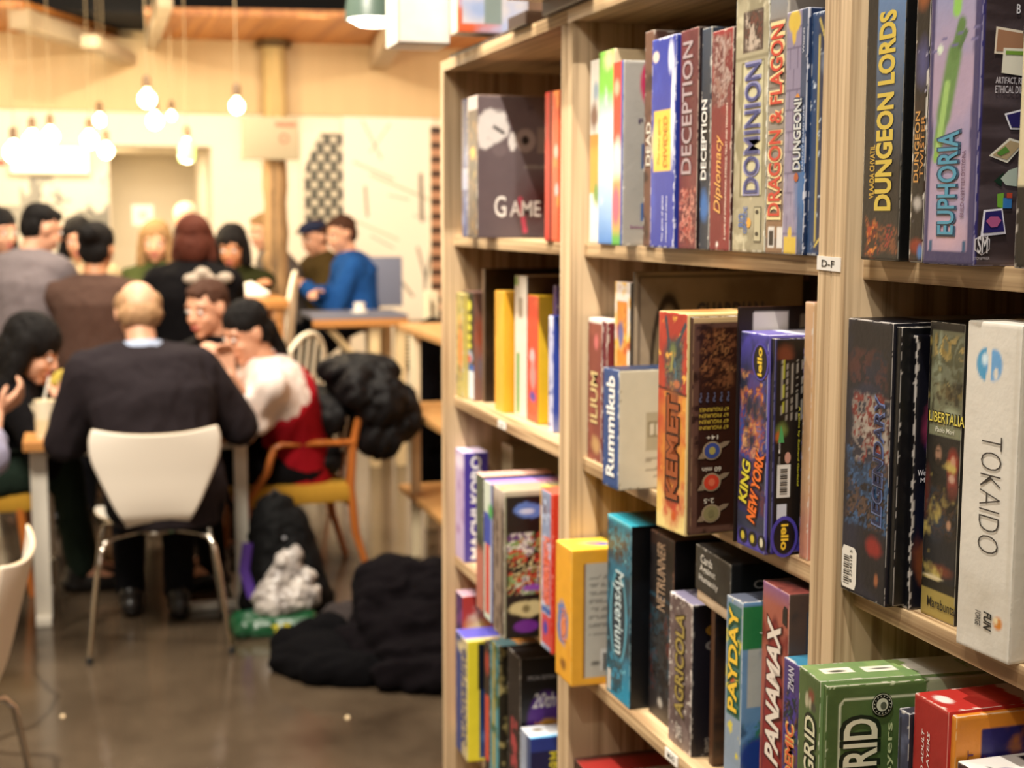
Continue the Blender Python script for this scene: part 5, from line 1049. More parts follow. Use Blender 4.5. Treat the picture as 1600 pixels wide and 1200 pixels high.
# ---- wooden armchair with mustard seat
ac = empty('armchair', (.86, 5.98, 0), math.radians(93)); tag(ac, 'honey wood armchair with mustard seat under the woman in red vest', 'chair')
MUST = mat('mustard_fabric', 'b88a24', .9, noise=.15, nscale=60)
bm = bmesh.new(); add_box(bm, (-.235, -.20, .335), (.235, .26, .415), .025); link('seat', bm_mesh(bm, 's', 50), MUST, ac)
for sx in (-1, 1):
    tube('leg', [(sx*.225, -.275, 0), (sx*.218, -.215, .2), (sx*.215, -.195, .40), (sx*.218, -.205, .56), (sx*.215, -.25, .76)], [.013, .017, .019, .018, .014], W_CHAIR, ac, 10)
    tube('leg', [(sx*.232, .27, 0), (sx*.228, .25, .2), (sx*.228, .235, .38)], [.012, .016, .019], W_CHAIR, ac, 10)
    tube('armrest', [(sx*.22, -.21, .585), (sx*.235, -.05, .592), (sx*.24, .09, .595), (sx*.236, .125, .582), (sx*.232, .155, .48), (sx*.228, .235, .37)], [(.017, .013)]*3+[(.016, .015)]*3, W_CHAIR, ac, 10)
boxobj('seat_rail', (-.22, -.215, .31), (.22, -.19, .36), W_CHAIR, ac, .004)
boxobj('seat_rail', (-.22, .225, .31), (.22, .25, .36), W_CHAIR, ac, .004)
bm = bmesh.new(); add_tube(bm, [(-.215, -.25, .73), (0, -.275, .745), (.215, -.25, .73)], [(.03, .011)]*3, 10, ref=(0, 0, 1)); link('back_rail', bm_mesh(bm, 'b', 50), W_CHAIR, ac)
for k in range(3): tube('back_slat', [(-.1+k*.1, -.205, .40), (-.1+k*.1, -.262, .73)], .009, W_CHAIR, ac, 8)
# second armchair glimpsed at left under the table side
ac2 = empty('armchair', (-.45, 6.12, 0), math.radians(-92)); tag(ac2, 'wooden chair with mustard seat under the dark haired woman eating', 'chair')
bm = bmesh.new(); add_box(bm, (-.235, -.23, .345), (.235, .27, .425), .025); link('seat', bm_mesh(bm, 's', 50), MUST, ac2)
for sx in (-1, 1):
    for sy in (-1, 1): tube('leg', [(sx*.22, sy*.25, 0), (sx*.215, sy*.215, .36)], [.013, .019], W_CHAIR, ac2, 10)
    tube('back_post', [(sx*.215, -.215, .36), (sx*.21, -.27, .80)], .016, W_CHAIR, ac2, 10)
boxobj('back_rail', (-.21, -.285, .70), (.21, -.265, .78), W_CHAIR, ac2, .006)

# ---- cream slat back chairs
def slat_chair(label, loc, rz, H=.93):
    r = empty('slat_back_chair', loc, rz); tag(r, label, 'chair', 'cream round backed slat chairs')
    M = mat('cream_paint', 'efe2c6', .5)
    bm = bmesh.new()
    pts = [(.16*math.cos(a), -.17-.06*(math.sin(a)*.5+.5), .66*H/.93+ .25*math.sin(a)) for a in [math.radians(-60+300*k/24) for k in range(25)]]
    add_tube(bm, [(-.19*1.0*math.cos(math.pi*k/20)*(1 if 1 else 0), -.18-.07*math.sin(math.pi*k/20), .45+(H-.45)*math.sin(math.pi*k/20)**.6) for k in range(21)], .013, 10)
    link('back_hoop', bm_mesh(bm, 'h', 50), M, r)
    for k in range(5):
        x = -.12+k*.06; top = .45+(H-.45)*math.sqrt(max(0, 1-(x/.19)**2))**.75
        tube('slat', [(x*.8, -.18, .44), (x, -.18-.07*(top-.45)/(H-.45), top-.005)], [(.014, .006), (.012, .006)], M, r, 8, ref=(1, 0, 0))
    bm = bmesh.new(); add_box(bm, (-.21, -.2, .42), (.21, .2, .455), .012); link('seat', bm_mesh(bm, 's', 50), M, r)
    for sx in (-1, 1):
        for sy in (-1, 1): tube('leg', [(sx*.2, sy*.2, 0), (sx*.15, sy*.15, .43)], [.011, .017], W_CHAIR if H < 1 else M, r, 8)
    return r
slat_chair('cream slat back chair with rounded top just behind the red vest woman', (.93, 7.19, 0), math.radians(42), .94)
slat_chair('cream hoop backed stool chair right of the timber column', (.95, 8.16, 0), math.radians(75), 1.20)

# ---- high table(s) in the back
def high_table(label, x0, x1, y0, y1, z, name='high_table', top=W_TABLE):
    r = empty(name, ((x0+x1)/2, (y0+y1)/2, 0)); tag(r, label, 'table')
    w = (x1-x0)/2; d = (y1-y0)/2
    boxobj('table_top', (-w, -d, z-.05), (w, d, z), top, r, .006)
    for sx in (-1, 1):
        for sy in (-1, 1): boxobj('leg', (sx*(w-.06)-.03, sy*(d-.06)-.03, 0), (sx*(w-.06)+.03, sy*(d-.06)+.03, z-.05), W_TABLE, r, .004)
    boxobj('stretcher', (-w+.06, -.03, .22), (w-.06, .03, .28), W_TABLE, r, .004)
    return r
high_table('high wooden table between the black coated figure and the timber column', .42, 1.12, 7.85, 8.5, 1.06)
high_table('high dark wooden table between the man in grey shirt and brown jumper figure', -.75, .22, 7.65, 8.25, 1.03, top=mat('dark_wood', '5c3620', .5, noise=.2, nscale=20))
# grey bar bench with timber brace
bt = empty('bar_table', (1.63, 8.6, 0)); tag(bt, 'grey topped bar table on pale timber braces beside the man in blue jumper', 'table')
GREYT = mat('grey_laminate', '6f7280', .5)
boxobj('table_top', (-.30, -.22, .905), (.28, .25, .93), GREYT, bt, .004)
boxobj('front_edge', (-.30, -.235, .86), (.28, -.215, .905), W_TABLE, bt, .003)
PINE = mat('pale_pine', 'd9bf90', .6, noise=.1, nscale=12)
for sx in (.08, .24): boxobj('leg', (sx-.03, -.2, 0), (sx+.03, -.14, .86), PINE, bt, .004)
boxobj('leg', (.2, .16, 0), (.26, .22, .9), PINE, bt, .004)
tube('brace', [(-.2, -.17, .86), (.06, -.17, .56)], .02, PINE, bt, 4)
o = boxobj('bench_back', (-.16, -.02, -.16), (.16, .02, .16), mat('slate_panel', '6e7488', .6), None, .006)
q = AY(590, 440, 9.1); o.location = q; tag(o, 'slate grey square panel standing right of the man in blue jumper', 'panel')
boxobj('panel_post', (-.02, -.012, -q.z), (.02, .012, -.15), PINE, o, .003)
q = AY(562, 487, 8.6)
o = lathe('white_cup', [(0, 0), (.05, 0), (.055, .012), (.03, .02), (.035, .06), (.03, .06), (.025, .02), (0, .018)], mat('white_china', 'efe8da', .3), None, 20); o.location = (q.x, 8.6, .93)
tag(o, 'white cup and saucer on the grey bar table', 'cup')

# ---- plant rack next to the bookcase
rk = empty('display_rack', (1.40, 4.7, 0)); tag(rk, 'open rack with orange wood shelves and white posts beyond the bookcase', 'rack')
CREAMP = mat('cream_post', 'e0d0ac', .6)
for z in (1.03, .665, .285): boxobj('shelf', (0, 0, z-.03), (.36, 1.66, z), W_ORANGE if False else mat('rack_wood', 'cf9a5c', .45, noise=.15, nscale=6, stretch=(8, 1, 8)), rk, .004)
for y in (.02, 1.42):
    for x in (.025, .33): boxobj('post', (x-.02, y-.02, 0), (x+.02, y+.02, 1.0), CREAMP, rk, .003)
o = lathe('white_cup', [(0, 0), (.03, 0), (.035, .07), (.031, .07), (.027, .008), (0, .008)], mat('white_china', 'efe8da', .3), None, 16); q = AZ(682, 512, 1.03); o.location = (max(q.x, 1.45), 5.55, 1.03)
tag(o, 'small white cup on the top board of the rack', 'cup')
pl = empty('potted_plant', (1.58, 5.25, .285)); tag(pl, 'small green plant on the bottom board of the rack', 'plant')
lathe('pot', [(0, 0), (.05, 0), (.065, .10), (.058, .10), (.045, .01), (0, .01)], mat('clay_pot', '8a5a3c', .8), pl, 16)
rg = random.Random(3); bm = bmesh.new()
for k in range(22):
    a = rg.random()*6.28; l = .08+.09*rg.random(); e2 = Vector((math.cos(a)*l*.7, math.sin(a)*l*.7, .12+l*.8)); s0 = Vector((0, 0, .09)); mid = (s0+e2)/2+Vector((0, 0, .03)); sd = Vector((-math.sin(a), math.cos(a), 0))*.014
    v = [bm.verts.new(p) for p in (s0, mid-sd, e2, mid+sd)]; bm.faces.new(v)
link('leaves', bm_mesh(bm), mat('leaf_green', '4c7a34', .6), pl)

# ================================================================== SOFT BODIES
def vox(parts, name, m, parent, voxel=.01, it=4, disp=None, seed=0, fac=.5):
    """parts: list of ('c',p0,p1,r0,r1) cones, ('e',center,(rx,ry,rz),M3) ellipsoids, ('t',pts,radii,ref) tubes -> one closed skin"""
    bm = bmesh.new()
    for p in parts:
        if p[0] == 'c':
            a, b = Vector(p[1]), Vector(p[2]); n = 12
            d = b-a
            if d.length < 1e-5: continue
            dn = d.normalized(); pts = []; rad = []
            for k in range(4): t = math.pi/2*(1-k/4); pts.append(a-dn*p[3]*math.sin(t)); rad.append(max(p[3]*math.cos(t), .0008))
            pts += [a, b]; rad += [p[3], p[4]]
            for k in range(1, 5): t = math.pi/2*k/4; pts.append(b+dn*p[4]*math.sin(t)); rad.append(max(p[4]*math.cos(t), .0008))
            add_tube(bm, pts, rad, n)
        elif p[0] == 'e':
            r = bmesh.ops.create_uvsphere(bm, u_segments=20, v_segments=14, radius=1)
            M = Matrix.Diagonal((*p[2], 1))
            if len(p) > 3 and p[3] is not None: M = p[3].to_4x4() @ M
            bmesh.ops.transform(bm, matrix=Matrix.Translation(Vector(p[1])) @ M, verts=r['verts'])
        elif p[0] == 't':
            add_tube(bm, p[1], p[2], 20, ref=p[3] if len(p) > 3 else None)
    bmesh.ops.recalc_face_normals(bm, faces=bm.faces)
    me = bpy.data.meshes.new(name); bm.to_mesh(me); bm.free()
    o = bpy.data.objects.new('tmp', me); COL.objects.link(o)
    md = o.modifiers.new('r', 'REMESH'); md.mode = 'VOXEL'; md.voxel_size = voxel; md.use_smooth_shade = True
    if it:
        md = o.modifiers.new('s', 'SMOOTH'); md.iterations = it; md.factor = fac
    dg = bpy.context.evaluated_depsgraph_get()
    m2 = bpy.data.meshes.new_from_object(o.evaluated_get(dg))
    bpy.data.objects.remove(o); bpy.data.meshes.remove(me)
    if disp:
        n = len(m2.vertices); co = np.zeros(n*3); m2.vertices.foreach_get('co', co); co = co.reshape(-1, 3)
        no = np.array([v.normal[:] for v in m2.vertices])
        amp, sc, st = disp
        x = co[:, 0]/sc+co[:, 1]/sc*.5; y = co[:, 2]/(sc*st)+co[:, 1]/sc*.7
        f = 1-np.abs(2*fbm(x+7, y+11, seed, 3)-1)*1.6
        co = co+no*(amp*(f-.4))[:, None]
        m2.vertices.foreach_set('co', co.ravel()); m2.update()
    m2.polygons.foreach_set('use_smooth', [True]*len(m2.polygons))
    m2.name = name
    return link(name, m2, m, parent)

SKIN = mat('skin_light', 'd8a080', .55, noise=.06, nscale=30); SKIN2 = mat('skin_tan', 'c08660', .55, noise=.06, nscale=30)
def fabric(name, c, n=.15, rough=.92, b=.15): return mat(name, c, rough, noise=n, nscale=40, bump=b, spec=.12)
BLACKF = fabric('black_cloth', '0b090b'); SUIT = fabric('charcoal_suit', '272124', .12); DARKTR = fabric('dark_trousers', '0d0d11')
HAIRB = mat('hair_black', '0d0908', .75, noise=.3, nscale=90, stretch=(1, 1, .15), bump=.5, spec=.2); HAIRBR = mat('hair_brown', '4a2e20', .75, noise=.3, nscale=90, stretch=(1, 1, .15), bump=.5, spec=.2)
HAIRA = mat('hair_auburn', '55281a', .75, noise=.3, nscale=90, stretch=(1, 1, .15), bump=.5, spec=.2); HAIRBL = mat('hair_blond', '9a7850', .75, noise=.3, nscale=90, stretch=(1, 1, .15), bump=.5, spec=.2)
HAIRG = mat('hair_greying', 'a88058', .7, noise=.3, nscale=90, bump=.4); HAIRW = mat('hair_white', 'e6d6b8', .7, noise=.15, nscale=60)
EYEW = mat('eye_white', 'e6ddd4', .3); IRIS = mat('iris_dark', '20140e', .2); LIP = mat('lip', 'b0605a', .5)

def ik(a, c, l1, l2, pole):
    a, c = Vector(a), Vector(c); d = c-a; L = min(d.length, (l1+l2)*.999); dn = d.normalized()
    x = (l1*l1-l2*l2+L*L)/(2*L); h = math.sqrt(max(l1*l1-x*x, 0))
    p = Vector(pole); p = p-dn*p.dot(dn)
    if p.length < 1e-4: p = Vector((0, 0, -1))
    return a+dn*x+p.normalized()*h, a+dn*L

def hand_parts(w, d, palm_n, thumb_side, curl=.5, s=1.0):
    """palm from wrist w along d; palm_n is the direction the palm faces"""
    d = Vector(d).normalized(); n = Vector(palm_n); n = (n-d*n.dot(d)).normalized(); t = Vector(thumb_side); t = (t-d*t.dot(d)-n*t.dot(n)).normalized()
    P = []
    for k in range(4):
        off = t*(.028-.019*k)*s
        P.append(('c', w+d*.005*s+off*.5, w+d*.082*s+off, .015*s, .011*s))
        L = (.072, .080, .074, .058)[k]*s; b = w+d*.082*s+off; dd = d.copy(); r = .0088*s
        for f, c in ((.45, curl), (.30, curl*1.2), (.25, curl)):
            ax = dd*math.cos(c)+n*math.sin(c); e = b+ax.normalized()*L*f; P.append(('c', b, e, r, r*.92)); b = e; r *= .92
            nn = n*math.cos(c)-dd*math.sin(c); dd = ax.normalized(); n_ = nn; n = n_.normalized()
        n = Vector(palm_n); n = (n-d*n.dot(d)).normalized()
    b = w+d*.02*s+t*.022*s; m_ = b+(d*.6+t*.7+n*.25).normalized()*.042*s; e = m_+(d*.85+t*.15+n*.45).normalized()*.034*s
    P += [('c', b, m_, .013*s, .010*s), ('c', m_, e, .010*s, .008*s)]
    return P

def person(label, head, pelvis, face_yaw, body_yaw=None, face_pitch=0.0, hands=(None, None), feet=None, top=BLACKF, bottom=DARKTR, skin=SKIN, hair=HAIRB, hairstyle='short',
           topname='jacket', collar=None, build=1.0, sleeves=1.0, long_sleeve_m=None, extra=None, vest=None, shoes=True, curl=.5, hs=1.0, voxel=.009, legs=True, group=None, elbow_pole=None, hand_dir=(None, None), eyes=True, bulk=0.0):
    """angles in degrees, 0 = facing +x, 90 = facing away from the camera"""
    H = Vector(head); P = Vector(pelvis)
    fy = math.radians(face_yaw); by = math.radians(body_yaw if body_yaw is not None else face_yaw); fp = math.radians(face_pitch)
    F = Vector((math.cos(by), math.sin(by), 0)); R = Vector((math.sin(by), -math.cos(by), 0))
    HF = Vector((math.cos(fy)*math.cos(fp), math.sin(fy)*math.cos(fp), math.sin(fp))).normalized(); HR = Vector((math.sin(fy), -math.cos(fy), 0)); HU = HR.cross(HF).normalized()
    if HU.z < 0: HU = -HU
    root = empty('person', (P.x, P.y, 0)); tag(root, label, 'person', group)
    o0 = Vector(root.location)
    def L(v): return Vector(v)-o0
    b = build
    NB = H-HU*.135-HF*.035*1.0
    spine = [P, P.lerp(NB, .33)-F*.02, P.lerp(NB, .66)-F*.015, NB-Vector((0, 0, .05)), NB-Vector((0, 0, .0))]
    tr = [(.165*b, .115*b), (.150*b, .105*b), (.178*b, .125*b), (.168*b, .095*b), (.075, .07)]
    body = [('t', [L(P-Vector((0, 0, .08)))]+[L(p) for p in spine], [(.13*b, .10*b)]+tr, R)]
    body += [('c', L(NB-Vector((0, 0, .02))), L(H-HU*.06-HF*.02), .058, .052)]
    M3 = Matrix((HR, HF, HU)).transposed()
    # head
    hp = [('e', L(H+HU*.025-HF*.012), (.074*hs, .093*hs, .090*hs), M3), ('e', L(H-HU*.035+HF*.018), (.058*hs, .068*hs, .078*hs), M3), ('c', L(H-HU*.095+HF*.058), L(H-HU*.088+HF*.052), .022, .026),
          ('c', L(H+HU*.018+HF*.078), L(H-HU*.026+HF*.100), .008, .0125), ('c', L(H-HU*.028+HF*.092-HR*.01), L(H-HU*.028+HF*.092+HR*.01), .008, .008),
          ('c', L(H+HU*.026+HF*.068-HR*.038), L(H+HU*.026+HF*.068+HR*.038), .014, .014), ('c', L(H-HU*.06+HF*.078-HR*.016), L(H-HU*.06+HF*.078+HR*.016), .010, .010)]
    for s in (-1, 1):
        hp += [('e', L(H-HU*.002+HR*s*.076-HF*.008), (.010, .020, .032), M3), ('c', L(H-HU*.03+HF*.06+HR*s*.036), L(H-HU*.045+HF*.045+HR*s*.038), .02, .018)]
    body += hp
    cloth = [('t', [L(P-Vector((0, 0, .10)))]+[L(p) for p in spine[:4]]+[L(NB+Vector((0, 0, .012)))], [((.15+bulk)*b, (.12+bulk)*b)]+[((x[0]+.018+bulk), (x[1]+.018+bulk)) for x in tr[:4]]+[(.082, .078)], R)]
    hands = list(hands)
    for i, s in enumerate((-1, 1)):                      # left, right
        S = NB+R*s*.165*b-Vector((0, 0, .085))
        tgt = hands[i]
        if tgt is None: tgt = P+F*.22+R*s*.20+Vector((0, 0, .12))
        pole = Vector((0, 0, -1))+R*s*.5-F*.3 if elbow_pole is None else Vector(elbow_pole[i])
        E, Wt = ik(S, tgt, .285, .255, pole)
        body += [('c', L(S), L(E), .048*b, .038*b), ('c', L(E), L(Wt), .038*b, .025)]
        hd = Vector(hand_dir[i]) if hand_dir[i] is not None else (Wt-E).normalized()
        pn = (-R*s*.6+Vector((0, 0, -.6))) if hand_dir[i] is None else -R*s
        body += hand_parts(L(Wt), hd, pn, F*.2-R*s*.5+Vector((0, 0, .6)), curl)
        cuff = E.lerp(Wt, .95*sleeves) if sleeves > 0 else S.lerp(E, .6)
        cloth += [('c', L(NB-Vector((0,0,.035))), L(S), .055*b+bulk, .062*b+bulk), ('c', L(S), L(E), .064*b+bulk, .054*b+bulk), ('c', L(E), L(cuff), .055*b+bulk, .042+bulk*.7)]
    tro = [('t', [L(P-Vector((0, 0, .10))), L(P), L(P.lerp(NB, .18))], [(.16*b, .13*b), (.185*b, .135*b), (.165*b, .12*b)], R)]
    if legs:
        ft = feet or [P+F*.42+R*s*.13-Vector((0, 0, P.z)) for s in (-1, 1)]
        for i, s in enumerate((-1, 1)):
            hip = P+R*s*.095*b-Vector((0, 0, .03)); A = Vector(ft[i])+Vector((0, 0, .09))
            K, A = ik(hip, A, .43, .41, F*1.0+Vector((0, 0, .9)))
            body += [('c', L(hip), L(K), .078*b, .052), ('c', L(K), L(A), .05, .036), ('c', L(A), L(A+F*.13-Vector((0, 0, .055))), .036, .028)]
            tro += [('c', L(hip), L(K), .096*b, .070), ('c', L(K), L(A-(A-K)*.04), .068, .056)]
            if shoes:
                vox([('c', L(A-F*.04-Vector((0, 0, .045))), L(A+F*.06-Vector((0, 0, .045))), .04, .042), ('c', L(A+F*.06-Vector((0, 0, .05))), L(A+F*.16-Vector((0, 0, .06))), .042, .03), ('c', L(A-F*.02), L(A-F*.02-Vector((0, 0, .05))), .045, .04)], 'shoe', mat('black_leather', '151313', .35), root, .01, 3)
    vox(body, 'body', skin, root, voxel, 3)
    vox(cloth, topname, top, root, .012, 3, (.010, .07, 1.6), seed=int(abs(H.x)*100))
    if legs: vox(tro, 'trousers', bottom, root, .014, 3, (.008, .06, 1.6), seed=3)
    if eyes:
        for s in (-1, 1):
            e = vox([('e', L(H+HU*.004+HF*.078+HR*s*.031), (.015, .009, .009), M3)], 'eye', EYEW, root, .004, 1)
            vox([('e', L(H+HU*.004+HF*.0865+HR*s*.031), (.0065, .003, .0065), M3)], 'iris', IRIS, e, .002, 0)
            tube('eyebrow', [L(H+HU*.026+HF*.080+HR*s*.014), L(H+HU*.032+HF*.080+HR*s*.034), L(H+HU*.026+HF*.070+HR*s*.050)], .004, hair, root, 6)
        vox([('e', L(H-HU*.058+HF*.088), (.022, .007, .007), M3), ('e', L(H-HU*.066+HF*.086), (.017, .007, .006), M3)], 'lips', LIP, root, .003, 1)
    # hair
    def E_(u, f, r_, rad): return ('e', L(H+HU*u+HF*f+HR*r_), rad, M3)
    hh = []
    if hairstyle == 'short': hh = [E_(.048, -.022, 0, (.0775, .090, .074)), E_(.0, -.052, 0, (.070, .056, .070)), E_(.080, .030, 0, (.052, .048, .028))]
    elif hairstyle == 'bald': hh = [E_(-.015, -.040, 0, (.079, .068, .055)), E_(.03, -.010, .045, (.036, .07, .045)), E_(.03, -.010, -.045, (.036, .07, .045))]
    elif hairstyle == 'long':
        hh = [E_(.050, -.022, 0, (.084, .098, .082)), E_(-.02, -.055, 0, (.082, .065, .10))]
        for s in (-1, 1): hh += [('c', L(H+HU*.04+HR*s*.062-HF*.01), L(H-HU*.10+HR*s*.082-HF*.0), .034, .036), ('c', L(H-HU*.10+HR*s*.082), L(H-HU*.24+HR*s*.085+HF*.015), .036, .022)]
        hh += [('c', L(H-HU*.05-HF*.06), L(H-HU*.22-HF*.07), .07, .05)]
    elif hairstyle == 'bob':
        hh = [E_(.048, -.022, 0, (.086, .100, .086)), E_(-.03, -.05, 0, (.088, .07, .10))]
        for s in (-1, 1): hh += [('c', L(H+HU*.04+HR*s*.066-HF*.01), L(H-HU*.085+HR*s*.082+HF*.005), .033, .032)]
    elif hairstyle == 'bun': hh = [E_(.050, -.022, 0, (.082, .096, .082)), E_(-.01, -.055, 0, (.070, .055, .07)), E_(.06, -.12, 0, (.045, .045, .045))]
    elif hairstyle == 'tied': hh = [E_(.050, -.022, 0, (.081, .096, .080)), E_(-.005, -.055, 0, (.072, .055, .07)), ('c', L(H-HF*.10-HU*.02), L(H-HF*.13-HU*.15), .036, .02)]
    elif hairstyle == 'big':
        hh = [E_(.050, -.030, 0, (.10, .115, .10)), E_(-.04, -.06, 0, (.105, .09, .13)), ('c', L(H-HU*.1-HF*.06), L(H-HU*.26-HF*.05), .085, .06)]
        for s in (-1, 1): hh += [('c', L(H+HU*.04+HR*s*.075-HF*.02), L(H-HU*.16+HR*s*.095-HF*.02), .045, .04)]
    if hh: vox(hh, 'hair', hair, root, .008, 2, (.009, .022, 3.0), seed=9)
    if collar is not None:
        bm = bmesh.new(); add_tube(bm, [L(NB-Vector((0, 0, .005))), L(NB+HU*.022)], [(.080, .076), (.070, .068)], 20, ref=R)
        bmesh.ops.recalc_face_normals(bm, faces=bm.faces); link('collar', bm_mesh(bm, 'c', 60), collar, root)
    if vest is not None:
        vox([('t', [L(P-Vector((0, 0, .11)))]+[L(p) for p in spine[:4]], [(.175*b, .14*b)]+[(x[0]*b+.024, x[1]*b+.026) for x in tr[:3]]+[(.125, .105)], R)], 'vest', vest, root, .011, 3, (.005, .06, 1.5), seed=5)
    root['_f'] = 0; del root['_f']
    return root, dict(NB=NB, F=F, R=R, L=L, H=H, HF=HF, HU=HU, HR=HR, M3=M3)

# ---- people at the near table
SC = 1.0
person('person in dark suit with thinning fair hair seated with back to the camera', (.210, 5.27, 1.172), (.285, 5.13, .53), 97, 91, -16, hands=((.08, 5.50, .755), (.53, 5.54, .755)),
       feet=((.16, 5.50, 0), (.335, 5.42, 0)), top=SUIT, hair=HAIRG, hairstyle='bald', collar=fabric('pale_blue_shirt', 'a8b4cc'), build=1.12, bulk=.014, eyes=False, voxel=.008, elbow_pole=((-.8, -.5, -1), (.8, -.5, -1)), hs=.96)
person('person with short brown hair and dark top leaning in, facing left across the table', (.515, 6.02, 1.135), (.88, 6.40, .56), 225, 215, -12, hands=((.36, 5.95, .80), (.60, 5.80, .78)),
       feet=((.65, 6.35, 0), (.75, 6.15, 0)), top=BLACKF, hair=HAIRBR, hairstyle='short', voxel=.008)
person('person with tied dark hair, white blouse and red vest, hands raised to the mouth', (.640, 5.72, 1.055), (.88, 5.96, .50), 205, 183, -22, hands=((.52, 5.80, .88), (.56, 5.58, .90)),
       feet=((.52, 6.0, 0), (.50, 5.80, 0)), top=fabric('white_blouse', 'ecdcd2', .05), bottom=BLACKF, hair=HAIRB, hairstyle='tied', vest=fabric('red_vest', 'a01420', .12), sleeves=.55, voxel=.007, elbow_pole=((0, .3, -1), (.3, -.3, -1)),
       hand_dir=((-.1, -.1, 1), (-.2, .1, 1)))
pe, k = person('person with big dark hair and black top, eating something held in the hand', (-.165, 5.90, .985), (-.50, 6.02, .50), -20, 5, -25, hands=((-.10, 5.98, .79), (-.08, 5.74, .79)),
       feet=((.0, 6.05, 0), (-.02, 5.9, 0)), top=BLACKF, bottom=fabric('dark_green_trousers', '1e2a22'), hair=HAIRB, hairstyle='big', voxel=.007, hand_dir=((.4, -.2, 1), (.5, .2, 1)), curl=.8)
o = vox([('e', (0, 0, 0), (.05, .02, .04), None), ('c', (-.04, 0, -.01), (.04, 0, .01), .018, .018)], 'taco', mat('corn_shell', 'd8a83c', .8, noise=.3, nscale=60, color2='7a8a3a'), None, .005, 2)
o.location = (-.055, 5.77, .885); tag(o, 'folded yellow and green snack held at the eating woman\'s mouth', 'food')
person('person in lavender quilted jacket at the left edge, only hand and side in view', (-.60, 4.96, 1.16), (-.53, 4.84, .53), 60, 78, -10, hands=((-.50, 5.20, .80), (-.275, 5.16, .845)),
       feet=((-.58, 5.22, 0), (-.42, 5.20, 0)), top=mat('lavender_quilt', '8f8ca4', .5, bump=.3, nscale=12), bottom=fabric('dark_jeans', '0d1018'), hair=HAIRBR, hairstyle='long', bulk=.02, voxel=.007, hand_dir=(None, (.8, .2, .55)), curl=.45, eyes=False, sleeves=.35)
# ---- standing and perched groups at the high tables
STZ = .80
grp = 'people round the high tables at the back'
def bg(label, px, py, Y, face, body=None, pitch=-8, dx=0.0, dy=-.05, hz=.82, **k):
    h = AY(px, py, Y); p = (h.x+dx, Y+dy, hz)
    k.setdefault('voxel', .010)
    f = [(p[0]+.0, p[1]+.0, 0)]*2
    bd = math.radians(body if body is not None else face)
    k.setdefault('feet', [(p[0]+.1*math.cos(bd)+s*.1*math.sin(bd), p[1]+.1*math.sin(bd)-s*.1*math.cos(bd), 0) for s in (-1, 1)])
    return person(label, h, p, face, body, pitch, group=grp, **k)
bg('person with short black hair in grey shirt, seen from behind at left', 66, 358, 7.3, 25, 55, -18, dx=-.10, dy=-.12, top=fabric('grey_shirt', '6f6668', .1), hair=HAIRB, bulk=.02, hands=((-.0, 7.75, 1.05), (.14, 7.5, 1.06)), build=.98)
bg('person at the extreme left edge with dark hair, face half in the frame', 0, 362, 8.0, -50, -60, -10, dx=-.15, top=BLACKF, hair=HAIRB, hairstyle='long')
bg('person in cream top with dark hair facing the camera, behind brown jumper figure', 122, 374, 8.5, -95, -90, -15, dx=-.02, dy=.1, top=fabric('cream_top', 'b09a78'), hair=HAIRB, hairstyle='long', hands=((-.05, 8.1, 1.06), (.15, 8.1, 1.06)))
bg('person in brown jumper with dark tied up hair, back to the camera', 152, 390, 7.1, 70, 80, -8, dy=-.05, dx=-.02, top=fabric('brown_jumper', '4e3a32', .12), hair=HAIRB, hairstyle='bun', hands=((-.02, 7.5, 1.05), (.25, 7.5, 1.05)), skin=SKIN2, bulk=.01)
bg('person with long ginger blond hair in green top, facing the camera', 243, 378, 8.7, -100, -80, -12, dy=.1, top=fabric('olive_green_top', '3c4420', .3), hair=HAIRBL, hairstyle='long', hands=((.35, 8.3, 1.08), (.55, 8.3, 1.08)))
r, k = bg('person with auburn hair in black clothes, back to camera, before the blond one', 303, 376, 7.4, 75, 75, -8, dy=-.04, top=BLACKF, bottom=BLACKF, hair=HAIRA, hairstyle='bob', hands=((.45, 7.85, 1.08), (.75, 7.8, 1.08)), bulk=.025)
_o = Vector(r.location)
vox([('e', AY(px, py, 7.19)-_o, (rx, .03, .028), None) for px, py, rx in ((300, 436, .045), (316, 426, .04), (328, 436, .03), (352, 434, .04))], 'white_print', mat('print_grey', 'a89a8a', .8), r, .008, 2)
bg('person with pale white hair standing behind the auburn haired one', 292, 346, 9.3, -90, -90, -5, dy=.1, top=fabric('pale_shirt', 'c8b898'), hair=HAIRW, hairstyle='short')
bg('person with black bob hair and dark green top leaning over the high table', 362, 386, 8.35, -110, -95, -20, dy=.34, dx=.0, top=fabric('deep_green_top', '26280f', .3), hair=HAIRB, hairstyle='bob', skin=SKIN2, hands=((.62, 8.1, 1.08), (.95, 8.2, 1.08)))
bg('person in grey shirt mostly hidden behind the timber column', 412, 362, 9.45, 200, 180, -12, dx=.16, dy=0, top=fabric('mid_grey_shirt', '6e6660'), hair=HAIRBL, hairstyle='short', hands=((1.0, 9.3, 1.08), (1.0, 9.5, 1.08)))
r, k = bg('person in blue flat cap and olive jacket on the bench behind the timber column', 492, 372, 9.6, 205, 195, -14, dx=.14, dy=0, hz=.86, top=fabric('olive_jacket', '4c3c1e', .15), hair=HAIRBR, hairstyle='short', bulk=.03, hands=((1.30, 9.5, 1.0), (1.32, 9.3, 1.0)), feet=((1.25, 9.6, .2), (1.25, 9.35, .2)))
vox([('e', k['L'](k['H']+k['HU']*.078), (.088, .10, .042), k['M3']), ('e', k['L'](k['H']+k['HU']*.066+k['HF']*.09), (.06, .05, .010), k['M3'])], 'flat_cap', fabric('navy_cap', '2a3048'), r, .008, 2)
